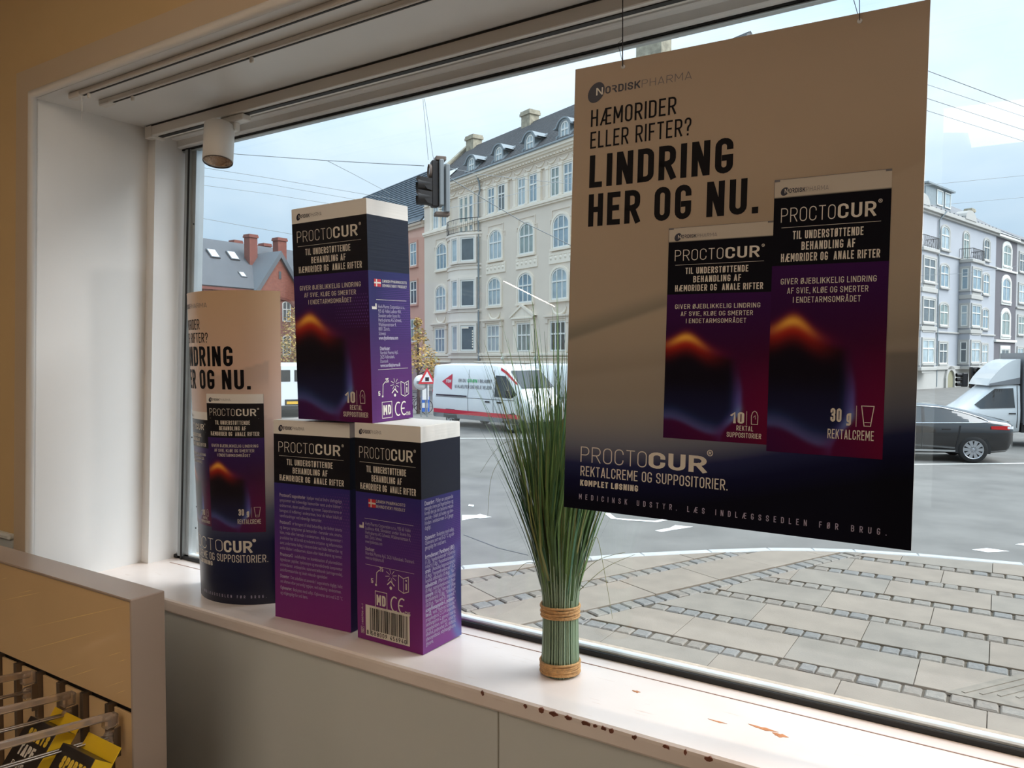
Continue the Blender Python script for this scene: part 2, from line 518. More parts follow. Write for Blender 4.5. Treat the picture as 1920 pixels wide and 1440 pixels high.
# wall with the opening: jamb side leans
b = MB()
zt = NICHE + .006
def jx(z, d=0): return lx(XL, z) + d
def wx(z): return lx(XL, z) - .012
for z0, z1 in ((FLOOR, SILL), (SILL, 0.03), (0.03, zt)):
    b.prism([(-11, z0), (wx(z0), z0), (wx(z1), z1), (-11, z1)], YC, 1.70)
b.box(-11, 4.2, YC, 1.70, zt, CEIL)
b.box(XR, 4.2, YC, 1.70, FLOOR, zt)
struct(b, 'wall_front', M_wall, 'warm beige wall above and beside the shop window')

# casing round the opening (flat board with a raised rounded inner edge)
b = MB()
def casing_left(x_out, x_in, y0):
    b.prism([(jx(FLOOR, x_out), FLOOR), (jx(FLOOR, x_in), FLOOR), (jx(zt, x_in), zt), (jx(zt + .1, x_out), zt + .085)], y0, YC + .002)
casing_left(-.105, 0.0, YC - .012)
b.prism([(jx(zt + .1, -.105), zt + .085), (jx(zt, 0), zt), (XR, zt), (XR, zt + .085)], YC - .012, YC + .002)
b.box(XR, XR + .1, YC - .012, YC + .002, FLOOR, zt + .085)
struct(b, 'trim_1', mat('casing_paint', (200, 180, 154), .6), 'beige flat casing board round the window recess')
b = MB()
b.tube([(jx(FLOOR, -.004), YC - .012, FLOOR), (jx(zt, -.004), YC - .012, zt + .004), (XR, YC - .012, zt + .004)], .013, 8)
struct(b, 'trim_2', M_trim, 'white rounded bead along the inner edge of the casing')
# dado on the wall left of the recess
b = MB().box(-11, -2.655, YC - .02, YC + .004, -.585, -.565, .006)
b.box(-11, -2.655, YC - .008, YC + .004, FLOOR, -.585)
struct(b, 'trim_3', M_panel, 'pale grey dado with a narrow ledge left of the window recess')

# reveal lining on the left: board, shadow step, inner post
b = MB()
def lean_box(x0, x1, y0, y1, z0, z1):
    b.prism([(lx(x0, z0), z0), (lx(x1, z0), z0), (lx(x1, z1), z1), (lx(x0, z1), z1)], y0, y1)
lean_box(XL - .011, XL, YC - .006, 1.60, SILL - .02, NICHE)
struct(b, 'wall_recess', M_reveal, 'white painted side of the window recess')
b = MB(); lean_box(XL - .01, XL + .042, 1.535, 1.70, SILL - .01, NICHE)
struct(b, 'trim_4', M_white, 'white inner post between recess side and window frame')
# niche ceiling, head board, sill, wall below
b = MB().box(-2.52, XR, YC - .006, 1.60, NICHE, NICHE + .02); struct(b, 'ceiling_recess', M_white, 'white glossy ceiling of the window recess')
b = MB().box(-2.52, XR, 1.592, 1.66, .752, NICHE + .02, .004); b.box(-2.52, XR, 1.615, YW - .004, .7275, .756, .004)
struct(b, 'trim_5', M_white, 'white stepped head board above the window pane')

# sill: painted board with a rounded nose, scuffed at the edge
def sill_mat():
    m = bpy.data.materials.new('chipped_sill_paint'); m.use_nodes = True
    n, l = m.node_tree.nodes, m.node_tree.links
    p = n['Principled BSDF']; p.inputs['Roughness'].default_value = 0.25
    t = n.new('ShaderNodeTexCoord')
    z = n.new('ShaderNodeTexNoise'); z.inputs['Scale'].default_value = 3.5; z.inputs['Detail'].default_value = 5
    l.new(t.outputs['Object'], z.inputs['Vector'])
    r = n.new('ShaderNodeValToRGB')
    r.color_ramp.elements[0].color = s2l((225, 212, 204)) + (1,); r.color_ramp.elements[0].position = .3
    r.color_ramp.elements[1].color = s2l((238, 228, 222)) + (1,); r.color_ramp.elements[1].position = .7
    l.new(z.outputs[0], r.inputs[0])
    mp2 = n.new('ShaderNodeMapping'); mp2.inputs['Scale'].default_value = (3, 26, 26)
    mp2.inputs['Rotation'].default_value = (0, 0, .25)
    l.new(t.outputs['Object'], mp2.inputs[0])
    z2 = n.new('ShaderNodeTexNoise'); z2.inputs['Scale'].default_value = 2.0; z2.inputs['Detail'].default_value = 8; z2.inputs['Roughness'].default_value = .7
    l.new(mp2.outputs[0], z2.inputs['Vector'])
    r2 = n.new('ShaderNodeValToRGB')
    r2.color_ramp.elements[0].color = (0, 0, 0, 1); r2.color_ramp.elements[0].position = .62
    r2.color_ramp.elements[1].color = (1, 1, 1, 1); r2.color_ramp.elements[1].position = .78
    l.new(z2.outputs[0], r2.inputs[0])
    mx = n.new('ShaderNodeMix'); mx.data_type = 'RGBA'
    mx.inputs['B'].default_value = s2l((206, 178, 160)) + (1,)
    l.new(r2.outputs[0], mx.inputs['Factor']); l.new(r.outputs[0], mx.inputs['A'])
    l.new(mx.outputs['Result'], p.inputs['Base Color'])
    MATS['chipped_sill_paint'] = m
    return m
M_sill = sill_mat()
root = empty('windowsill', (-.5, 1.5, SILL - .02), kind='structure')
tag(root, 'long white painted windowsill with chipped front edge')
b = MB()
b.prism([(1.70, SILL), (YS + .006, SILL), (YS + .001, SILL - .004), (YS, SILL - .010), (YS, SILL - .034), (YS + .003, SILL - .039), (YS + .010, SILL - .041), (1.70, SILL - .041)], -2.62, XR + .1, 'yz')
b.build('sill_board', M_sill, root, root.location)
M_chip = mat('bare_primer', (118, 70, 52), 0.8, var=.4, scale=60)
M_chip2 = mat('bare_wood', (196, 130, 84), 0.8, var=.3, scale=40)
b = MB()
for px, py, L in ((1098, 1334, .03), (1116, 1341, .012), (1132, 1346, .014), (1147, 1352, .014), (1037, 1331, .03), (1066, 1344, .02), (1190, 1372, .012), (1249, 1391, .018), (985, 1309, .012), (1330, 1421, .02), (905, 1291, .01), (1285, 1403, .008), (1015, 1322, .018)):
    p = on_y(px, py, YS)
    poly = []
    for k in range(9):
        t = 2 * PI * k / 9
        poly.append((p.x + L * .42 * math.cos(t) * random.uniform(.7, 1.2), min(SILL - .001, max(SILL - .024, -.7275 + .0048 * math.sin(t) * random.uniform(.5, 1.3)))))
    b.prism(poly, YS - .0012, YS + .004)
b.build('paint_chip', M_chip, root, root.location, label='dark red chips along the front edge', kind='stuff')
b = MB()
for cx, cy, L, W, rot in ((1430, 1366, .030, .006, -.1), (1462, 1379, .016, .008, -.2), (1193, 1297, .010, .005, .3), (1345, 1353, .020, .003, 0)):
    p = on_z(cx, cy, SILL)
    poly = [(p.x + L * math.cos(t) * (.8 + .3 * math.sin(3 * t)) - W * math.sin(t) * rot, p.y + W * math.sin(t) * (.8 + .3 * math.cos(5 * t)) + L * math.cos(t) * rot * .3) for t in [2 * PI * k / 14 for k in range(14)]]
    b.prism(poly, SILL - .001, SILL + .0006, 'xy')
b.build('worn_patch', M_chip2, root, root.location, label='worn patches of bare brown wood on top', kind='stuff')
# joint line near the pane, a thin brown strip
b = MB().box(-2.45, XR, 1.585, 1.588, SILL, SILL + .0008)
b.build('sill_joint', mat('sill_joint_brown', (150, 118, 104), 0.8), root, root.location)
b = MB().box(-2.62, XR + .1, YS + .014, 1.45, FLOOR, SILL - .040); wb = struct(b, 'wall_below', M_panel, 'grey white panelled wall under the windowsill')
b = MB().box(-.902, -.899, YS + .0125, YS + .015, FLOOR, SILL - .042); b.build('panel_joint', mat('joint_grey', (150, 148, 140), .8), wb)

# ------------------------------------------------------------------ window: frame, gasket, pane
root = empty('window_1', (-.5, YW, 0), kind='structure')
tag(root, 'large shop window pane in a grey metal frame')
L0 = root.location.copy()
M_alu = mat('grey_aluminium', (176, 182, 184), 0.38, metal=.75, var=.08, scale=12)
M_gask = mat('black_rubber_gasket', (22, 22, 22), 0.6)
M_alud = mat('dark_aluminium', (70, 72, 72), 0.5, metal=.4)
XFL = -2.436                                    # left edge of the frame at eye level
b = MB(); lean_box(XFL, XFL + .028, YW - .012, YW + .03, SILL, .722); lean_box(XFL + .026, XFL + .05, YW - .002, YW + .03, SILL, .722)
b.build('frame_side', M_alu, root, L0)
b = MB(); lean_box(XFL + .018, XFL + .027, YW - .014, YW, SILL, .722); b.build('gasket', M_gask, root, L0)
b = MB().box(-2.5, XR, YW - .002, YW + .022, SILL, SILL + .020, .003); b.build('frame_bottom', mat('worn_white_metal', (206, 212, 214), 0.45, metal=.1, var=.15, scale=14), root, L0)
b = MB().box(-2.5, XR, YW - .012, YW - .001, SILL, SILL + .013, .002); b.build('gasket', M_gask, root, L0)
b = MB().box(-2.5, XR, YW - .010, YW + .016, .7225, .7282); b.build('gasket', M_gask, root, L0)
b = MB().box(-2.5, XR, YW - .007, YW + .012, .7165, .7228, .002); b.build('frame_top', M_alu, root, L0)
b = MB().box(-2.5, XR, YW + .012, YW + .05, .735, .76); b.build('frame_top', M_alud, root, L0)
b = MB()
for p in ((346, 420), (344, 560), (343, 820), (352, 950), (351, 855), (350, 990)):
    q = on_y(p[0] + 17, p[1], YW - .003); b.lathe([(0, -.001), (.003, -.001), (.003, .001), (0, .001)], (q.x, q.y, q.z), 8, Matrix.Rotation(PI / 2, 4, 'X'))
b.build('screw', M_alud, root, L0, kind='stuff')
b = MB().box(XFL + .02, XR, YW + .006, YW + .012, SILL + .016, .722)
b.build('pane', glass_mat('window_glass'), root, L0)

# outer wall of the shop's own house round the window
M_out = mat('rough_outer_render', (176, 160, 142), 0.9, var=.2, scale=14, bump=.6, bscale=45)
b = MB()
for z0, z1 in ((-2.75, SILL), (SILL, .765), (.765, 9.0)):
    if z0 == SILL:
        pts = [(-16, z0)] + [(lx(-2.465, z) + .004 * math.sin(37 * z) + .003 * math.sin(91 * z), z) for z in np.linspace(z0, z1, 40)] + [(-16, z1)]
        b.prism(pts, 1.70, 1.725)
        b.box(XR, 12, 1.70, 1.725, z0, z1)
    else: b.box(-16, 12, 1.70, 1.725, z0, z1)
struct(b, 'wall_outside', M_out, 'rough outer wall edge beside the window frame')

# ------------------------------------------------------------------ curtain rails, light track, spotlights under the recess ceiling
M_rail = mat('white_rail', (222, 216, 208), 0.35)
M_slot = mat('dark_slot', (28, 24, 22), 0.6)
def curtain_rail(y, x0, label, gliders, cord):
    r = empty('curtain_rail', (x0 + 1, y, NICHE), label, 'curtain rail', 'curtain rails under the recess ceiling')
    off = r.location.copy()
    MB().box(x0, XR - .1, y - .010, y + .010, NICHE - .014, NICHE, .002).build('track', M_rail, r, off)
    MB().box(x0 + .05, XR - .1, y - .0025, y + .0025, NICHE - .0155, NICHE - .0135).build('slot', M_slot, r, off)
    MB().box(x0 - .012, x0 + .045, y - .0125, y + .0125, NICHE - .018, NICHE, .003).build('end_cap', M_rail, r, off)
    for gx in gliders:
        MB().box(gx - .006, gx + .006, y - .004, y + .004, NICHE - .028, NICHE - .013, .002).build('glider', M_rail, r, off)
    if cord:
        MB().tube([(x0 + .05, y - .006, NICHE - .015), (x0 + .056, y - .008, NICHE - .05), (x0 + .05, y - .006, NICHE - .085)], .0008, 5).build('pull_cord', M_rail, r, off)
curtain_rail(1.215, -2.315, 'white curtain rail nearest the room, with pull cord end cap', (-2.235, -1.1), True)
curtain_rail(1.296, -2.300, 'second white curtain rail, between the first rail and the light track', (-2.15, -1.62), False)

tr = empty('light_track', (-1.0, 1.535, NICHE), 'white light track with dark slot along the recess ceiling', 'light track')
off = tr.location.copy()
MB().box(-2.435, XR - .05, 1.512, 1.56, NICHE - .036, NICHE - .004, .002).build('track_body', M_rail, tr, off)
MB().box(-2.44, -2.40, 1.510, 1.562, NICHE - .042, NICHE - .002, .002).build('end_cap', M_rail, tr, off)
b = MB().box(-2.39, XR - .05, 1.528, 1.544, NICHE - .0385, NICHE - .0355); b.box(-2.43, XR - .05, 1.5105, 1.5125, NICHE - .006, NICHE - .001); b.build('slot', M_slot, tr, off)

M_lampw = mat('lamp_white', (226, 222, 216), 0.42)
M_refl = mat('faceted_reflector', (214, 190, 168), 0.22, metal=.8, bump=.5, bscale=120)
def spotlight(x, label, tilt, power, size=64, color=(1.0, .78, .62)):
    r = empty('track_spotlight', (x, 1.535, NICHE - .036), label, 'spotlight', 'spotlights on the light track')
    MB().box(-.055, .055, -.016, .016, -.020, -.001, .003).build('adapter', M_lampw, r)
    MB().box(-.012, .012, -.010, .010, -.045, -.018, .003).build('stem', M_lampw, r)
    T = Matrix.Translation((-.035, -.03, -.028)) @ Matrix.Rotation(tilt, 4, 'Y') @ Matrix.Rotation(-.16, 4, 'X')
    b = MB(); b.lathe([(0, 0), (.040, 0), (.0445, -.004), (.0445, -.118), (.0425, -.1195), (.041, -.118), (.041, -.09)], n=32, M=T)
    b.build('can', M_lampw, r)
    MB().lathe([(.0408, -.115), (.037, -.108), (.030, -.095), (.021, -.084), (.012, -.078), (0, -.077)], n=28, M=T).build('reflector', M_refl, r)
    MB().lathe([(.0418, -.1195), (.0438, -.1215), (.0430, -.1225), (.0408, -.119)], n=32, M=T).build('rim', mat('lamp_rim', (70, 60, 56), .4), r)
    ld = bpy.data.lights.new('spot_beam', 'SPOT'); ld.energy = power; ld.color = color
    ld.spot_size = math.radians(size); ld.spot_blend = .8; ld.shadow_soft_size = .02 if size > 50 else .05
    lo = bpy.data.objects.new('spot_beam', ld); COL.objects.link(lo); lo.parent = r
    lo.matrix_local = T @ Matrix.Translation((0, 0, -.124))
    return r
spotlight(-2.0, 'white cylindrical spotlight at the left end, in front of the sky', -.13, SPOT_POWER * .12)
spotlight(.085, 'white spotlight cut by the top edge, right of the hanging poster', .10, SPOT_POWER)

spotlight(1.05, 'white spotlight added out of view to light the recess side', 1.27, SPOT_POWER * 2.6, 44, (1.0, .95, .90))  # added outside the view, aimed left to brighten the recess side

# ------------------------------------------------------------------ shop lighting: rows of linear lamps under the room ceiling
M_tube = mat('lamp_diffuser', (255, 240, 220), .5, emit=LAMP_COLOR, estr=LAMP_STRENGTH)
dirv = Vector((.371, .929, 0))
for (x, y, hl, lb) in ((-1.35, -.25, .55, 'ceiling lamp added unseen near the viewer to light wall and boxes'), (-1.9, -1.3, .62, 'ceiling lamp nearest the window'), (-.75, -1.7, .62, 'ceiling lamp over the aisle right of the display rack'), (1.6, -1.0, .62, 'ceiling lamp nearest the right side wall'), (-2.6, -3.0, .62, 'ceiling lamp in the second row, left'), (1.5, -3.6, .62, 'ceiling lamp in the second row, middle'), (2.6, -2.9, .62, 'ceiling lamp in the second row, right'), (-5.03, -2.61, .36, 'short ceiling lamp mirrored beside the salmon house'), (-8.06, -10.1, 3.1, 'long ceiling lamp far back, mirrored as a streak'), (-1.2, -6.0, .62, 'ceiling lamp in the third row')):  # first lamp is added to brighten the wall below the sill and box fronts
    r = empty('ceiling_lamp', mat4=frame4((x, y, CEIL), dirv), label='white linear ' + lb, cat='lamp', group='linear lamps under the shop ceiling')
    MB().box(-hl - .02, hl + .02, -.035, .035, -.05, 0, .004).build('housing', M_lampw, r)
    hw = .024 if hl < 2 else .012
    MB().box(-hl, hl, -hw, hw, -.058, -.05, .003).build('diffuser', M_tube, r)
P = [on_z(px, py, CEIL - .02) for px, py in ((1753, 215), (1960, 190), (1960, 262), (1822, 278), (1815, 250), (1766, 250))]
r = empty('ceiling_panel', (0.3, -1.9, CEIL), 'flat lit panel in the ceiling mirrored on the pane right of the poster', 'lamp')
MB().prism([(p.x, 3.32 - p.y) for p in P], CEIL - .02, CEIL, 'xy').build('diffuser', mat('panel_diffuser', (255, 250, 244), .5, emit=(1.0, .95, .9), estr=4.0), r, r.location)
# ================================================================== printed artwork (colours as the ink on the board)
def lerp(a, b, t): return a + (b - a) * t[..., None]
def sm(x, a, b):
    t = np.clip((x - a) / (b - a), 0, 1); return t * t * (3 - 2 * t)
def C(*c): return np.array(s2l(c), np.float64)
CREAM = (240, 236, 230)
def ramp(v, stops):
    """Piecewise colour ramp over v; stops from low to high."""
    out = np.zeros(v.shape + (3,)) + C(*stops[0][1])
    for (v0, c0), (v1, c1) in zip(stops[:-1], stops[1:]):
        t = np.clip((v - v0) / (v1 - v0), 0, 1)
        out = np.where((v >= v0)[..., None], lerp(C(*c0) + 0 * out, C(*c1) + 0 * out, t), out)
    return out
BAND, BLK = .932, .684                        # white band above, black field down to here
def flame(u, v, warm=0.0):
    base = ramp(v, [(0, (74, 16, 62)), (.16, (92, 20, 78)), (.4, (50, 20, 66)), (BLK, (58, 36, 104))])
    base = lerp(base, ramp(u, [(0, (40, 28, 92)), (.7, (90, 20, 84)), (1, (112, 18, 70))]), .55 * sm(v, .62, .1))
    if warm: base = base * np.array([1.15, .45, .62])
    ridge = .428 + .055 * np.exp(-((u - .22) / .17) ** 2) - .05 * u
    d = v - ridge
    ub = .56 + .18 * sm(v, .02, .16) - .05 * sm(v, .22, .42)
    low = .098 - .062 * sm(u, .05, .5)
    inside = sm(-d, -.01, .03) * sm(ub - u, -.06, .10) * sm(v - low, -.02, .05)
    core = lerp(np.zeros(u.shape + (3,)) + C(17, 11, 26), C(30, 32, 70) + 0 * base, sm(v, .3, .1))
    out = lerp(base, core, inside)
    rim = np.exp(-((u - ub) / np.where(u > ub, .022, .06)) ** 2) * np.exp(-((v - .16) / .10) ** 2)
    out = out + rim[..., None] * C(60, 90, 170) * .9
    rim2 = np.exp(-((v - low - .006) / np.where(v > low + .006, .035, .012)) ** 2) * sm(u, .62, .45)
    out = out + rim2[..., None] * C(50, 80, 130) * .9
    cy = np.exp(-((u - ub) / .035) ** 2 - ((v - .13) / .035) ** 2)
    out = out + cy[..., None] * C(70, 130, 150) * .7
    g = np.where(d > 0, np.exp(-(d / .030) ** 2), np.exp(-(d / .045) ** 2)) * np.exp(-((u - .20) / .235) ** 2)
    hot = np.exp(-((u - .2) / .14) ** 2) * np.exp(-((d - .008) / .017) ** 2)
    out = lerp(out, C(206, 48, 34) + 0 * out, np.clip(g * .95, 0, 1))
    out = lerp(out, C(255, 190, 80) + 0 * out, np.clip(hot * 1.0, 0, 1))
    return out
def header(u, v, body):
    out = np.where((v > BLK)[..., None], C(17, 17, 27), body)
    return np.where((v > BAND)[..., None], C(*CREAM), out)
def art_front_flame(u, v): return header(u, v, flame(u, v))
def art_poster_carton(u, v): return header(u, v, flame(u, v, 1.0)) * np.where(v > BAND, .70, .9)[..., None] * np.where(v > BAND, 1, 0)[..., None] * np.array([1, .94, .86]) + header(u, v, flame(u, v, 1.0)) * np.where(v > BAND, 0, .9)[..., None]
VIOLET = [(0, (118, 30, 112)), (.14, (120, 44, 122)), (.4, (88, 48, 130)), (BLK, (52, 46, 122))]
def art_front_text(u, v): return header(u, v, ramp(v, VIOLET))
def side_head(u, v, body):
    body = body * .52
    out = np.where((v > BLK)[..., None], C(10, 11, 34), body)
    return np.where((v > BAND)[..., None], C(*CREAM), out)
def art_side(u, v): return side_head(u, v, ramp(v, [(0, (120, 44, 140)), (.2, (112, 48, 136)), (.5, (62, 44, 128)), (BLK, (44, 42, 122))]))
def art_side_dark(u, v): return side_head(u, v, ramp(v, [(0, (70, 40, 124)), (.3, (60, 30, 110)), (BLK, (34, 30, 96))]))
def art_side_glow(u, v):
    out = ramp(v, [(0, (150, 60, 160)), (.16, (168, 76, 168)), (.36, (96, 56, 150)), (BLK, (62, 50, 140))])
    r = np.sqrt(((u - 1.12) / .42) ** 2 + ((v - .23) / .24) ** 2)
    out = lerp(out, C(40, 44, 120) + 0 * out, sm(r, 1.0, .55))
    g = np.exp(-((r - 1.0) / .16) ** 2)
    out = lerp(out, C(120, 150, 220) + 0 * out, np.clip(g * .8, 0, 1) * sm(v, .5, .3))
    return side_head(u, v, out)
def art_poster(u, v):
    ve = v - .11 * u * sm(u, 0, 1) - .02
    out = ramp(ve, [(0.0, (9, 9, 26)), (.045, (17, 18, 52)), (.085, (40, 44, 84)), (.13, (120, 124, 140)), (.22, (190, 188, 184)), (.40, (222, 214, 200)), (.7, (238, 224, 206)), (1, (238, 224, 208))])
    c = .383 + .225 * u                        # lower edge of the dune shadow
    band = sm(v - c, -.007, .007) * sm(c + .055 - .03 * u - v, 0, .05) * sm(u, .9, .3)
    out = lerp(out, out * np.array([.55, .62, .66]), band * .85)
    c2 = .30 + .09 * u
    out = lerp(out, out * .8, sm(v - c2, -.012, .012) * sm(c2 + .06 - v, 0, .06) * .5)
    c3 = .475 + .33 * (u - .3)
    out = lerp(out, out * np.array([.90, .86, .82]), sm(v - c3, 0, .01) * sm(c3 + .16 - v, 0, .15) * sm(u, .25, .7) * .5)
    c4 = .335 + .035 * u
    out = lerp(out, out * np.array([.60, .62, .66]), sm(c4 - v, -.003, .012) * sm(u, .86, .95))
    return out * (1 - (1 - np.array([.60, .545, .49])) * sm(ve, .06, .25)[..., None])
def art_column(u, v):
    out = ramp(v, [(0.0, (14, 17, 40)), (.08, (20, 26, 58)), (.20, (26, 34, 74)), (.30, (96, 104, 128)), (.40, (196, 192, 192)), (.55, (222, 200, 190)), (.75, (224, 192, 172)), (1, (216, 184, 150))])
    c = .735 + .10 * np.abs(u - .62) ** 1.3 * 2
    band = sm(c - v, -.003, .003) * sm(v - (c - .10), 0, .06) * sm(u, .42, .5) * sm(.93 - u, -.002, .002)
    out = lerp(out, out * np.array([.72, .76, .80]), band * .7)
    c2 = .80 - .22 * u
    return lerp(out, out * np.array([.86, .84, .86]), sm(c2 - v, -.004, .004) * sm(v - .4, 0, .2) * sm(u, .35, .6) * .8)

def art_grid(mb, fn, art, nu, nv, extra=()):
    """Grid of coloured vertices; extra heights get a doubled row so printed edges stay sharp."""
    us = np.linspace(0, 1, nu + 1)
    vs = set(np.linspace(0, 1, nv + 1).round(5))
    for e in extra: vs |= {round(e - .0008, 5), round(e + .0008, 5)}
    vs = np.array(sorted(vs))
    U, V = np.meshgrid(us, vs)
    cols = np.clip(art(U, V), 0, 1).reshape(-1, 3)
    pts = [fn(float(a), float(b_)) for a, b_ in zip(U.ravel(), V.ravel())]
    w = nu + 1
    fs = [(j * w + i, j * w + i + 1, (j + 1) * w + i + 1, (j + 1) * w + i) for j in range(len(vs) - 1) for i in range(nu)]
    mb.add(pts, fs, False, cols)

M_print = mat('printed_board', (255, 255, 255), .3, attr='print')
M_carton = mat('printed_corrugated_board', (255, 255, 255), .36, attr='print', bump=.05, bscale=8, spec=.35, var=0, stretch=(1, 1, 22))
M_poster = mat('matt_poster_print', (255, 255, 255), .75, attr='print', spec=.12)
M_ink = mat('black_ink', (14, 10, 16), .6, spec=.15)
M_inkw = mat('white_ink', (226, 219, 208), .5)
M_inkg = mat('pale_lilac_ink', (176, 166, 190), .5)
M_navy = mat('navy_ink', (30, 30, 52), .5)
M_grey = mat('grey_ink', (112, 108, 112), .5)
M_red = mat('flag_red_ink', (196, 40, 52), .5)
M_board = mat('white_card_edge', (226, 222, 214), .6)

def logo(fn, x0, x1, y, h, parent, off=None, asp=2.0, k=1.0):
    """The supplier's wordmark: dark tilted blob with a pale N, then bold and light capitals. k = face units per degree-like u unit."""
    W = x1 - x0; bw = W * .166
    bm = MB(); put2d(bm, fn, iso_disc(x0 + bw * .5, y + h * .42, bw * .47, bw * .60, asp, -.6))
    put_text(bm, fn, 'O~DISK', x0 + W * .176, x0 + W * .52, y, h, .17, .62, .14)
    bm.build('wordmark', M_navy, parent, off)
    bm = MB(); put_text(bm, fn, 'PHARMA', x0 + W * .535, x1, y, h, .075, .66, .2)
    bm.build('wordmark', M_grey, parent, off, label='thin grey letters')
    def up(x, yy): p = Vector(fn(x, yy)); return p + (p - Vector(fn.deep(x, yy)))
    bm = MB(); put_text(bm, up, 'N', x0 + bw * .50, x0 + bw * .92, y, h, .15, .7)
    bm.build('wordmark', M_inkw, parent, off, label='pale letter N on the dark blob')

M_half = mat('violet_halftone_ink', (92, 50, 132), .5)
def halftone(fn, u0, u1, v0, v1, asp, root, right=True):
    """Faint printed dots fading out to one side."""
    bm = MB(); st = .030; row = 0; v = v0
    while v < v1:
        u = u0 + (st / 2 if row % 2 else 0)
        while u < u1:
            t = (u - u0) / (u1 - u0); t = t if right else 1 - t
            e = t * min(1, 4 * (v - v0) / (v1 - v0), 4 * (v1 - v) / (v1 - v0))
            if e > .12: bm.add([fn.deep(a, b) for a, b in iso_disc(u, v, .0105 * e ** .5, .0105 * e ** .5, asp, 0, 6)[0][1:]], [tuple(range(6))])
            u += st
        v += st / asp; row += 1
    bm.build('halftone_print', M_half, root, kind='stuff')

class Plane:
    """Maps (u, v) in 0..1 on a face to 3-D, lifted slightly off it."""
    def __init__(s, o, ex, ez, lift):
        s.o, s.ex, s.ez = Vector(o), Vector(ex), Vector(ez)
        s.n = s.ex.cross(s.ez).normalized(); s.lift = lift
    def __call__(s, u, v): return s.o + s.ex * u + s.ez * v + s.n * s.lift
    def deep(s, u, v): return s.o + s.ex * u + s.ez * v + s.n * (s.lift * .5)
    def at0(s, u, v): return s.o + s.ex * u + s.ez * v

def proctocur(mb, fn, x0, x1, y, h, asp):
    """Light first half, bold second half; asp = face height / width so strokes keep their shape."""
    W = x1 - x0; m = x0 + W * .555
    put_text(mb, fn, 'PROCTO', x0, m, y, h, .062, .50, .16)
    put_text(mb, fn, 'CUR', m + W * .022, x1 - W * .055, y, h, .142, .52, .13)
    rr = h * .13
    v, f_ = [], []
    for k in range(18):
        t = 2 * PI * k / 18
        for q in (1, .72): v.append((x1 - W * .018 + rr * asp * q * math.cos(t), y + h * .98 + rr * q * math.sin(t)))
    put2d(mb, fn, (v, [(2 * k, 2 * ((k + 1) % 18), 2 * ((k + 1) % 18) + 1, 2 * k + 1) for k in range(18)]))
    put_text(mb, fn, 'R', x1 - W * .018 - rr * asp * .35, x1 - W * .018 + rr * asp * .4, y + h * .98 - rr * .42, rr * .84, .18, .6)

def head_block(mb, fn, asp):
    proctocur(mb, fn, .068, .93, 1 - .158, .052, asp)
    put2d(mb, fn, rect2d(.075, .925, 1 - .178, 1 - .1765))
    put_text(mb, fn, 'TIL UNDERST\u00d8TTENDE', .18, .785, 1 - .2215, .030, .145, .40, .13)
    put_text(mb, fn, 'BEHANDLING AF', .26, .72, 1 - .262, .030, .145, .40, .13)
    put_text(mb, fn, 'H\u00c6MORIDER OG  ANALE RIFTER', .08, .925, 1 - .3025, .030, .145, .40, .13)
def sub_block(mb, fn):
    put_text(mb, fn, 'GIVER \u00d8JEBLIKKELIG LINDRING', .085, .905, 1 - .385, .0215, .12, .52, .17)
    put_text(mb, fn, 'AF SVIE, KL\u00d8E OG SMERTER', .145, .84, 1 - .419, .0215, .12, .52, .17)
    put_text(mb, fn, 'I ENDETARMSOMR\u00c5DET', .20, .78, 1 - .453, .0215, .12, .52, .17)
def pack_ten(mb, fn, asp, x=.66):
    put_text(mb, fn, '10', x, x + .13, .088, .052, .15, .40, .1)
    put2d(mb, fn, rect2d(x + .150, x + .154, .082, .146))
    cx = x + .225
    iso_line(mb, fn, [(cx - .028, .088), (cx - .03, .125), (cx - .018, .142), (cx, .148), (cx + .018, .142), (cx + .03, .125), (cx + .028, .088)], .006, asp, True)
    iso_line(mb, fn, [(cx - .01, .120), (cx + .006, .128), (cx + .008, .112)], .005, asp)
    put_text(mb, fn, 'REKTAL', x + .06, x + .215, .056, .023, .12, .42)
    put_text(mb, fn, 'SUPPOSITORIER', x - .03, x + .29, .024, .023, .12, .42)
def pack_thirty(mb, fn, asp):
    put_text(mb, fn, '30 g', .56, .735, .122, .048, .16, .42, .1)
    put2d(mb, fn, rect2d(.775, .779, .108, .182))
    iso_line(mb, fn, [(.818, .182), (.92, .182), (.895, .112), (.843, .112)], .007, asp, True)
    iso_line(mb, fn, [(.848, .125), (.890, .125)], .006, asp)
    put_text(mb, fn, 'REKTALCREME', .54, .925, .062, .034, .11, .42)

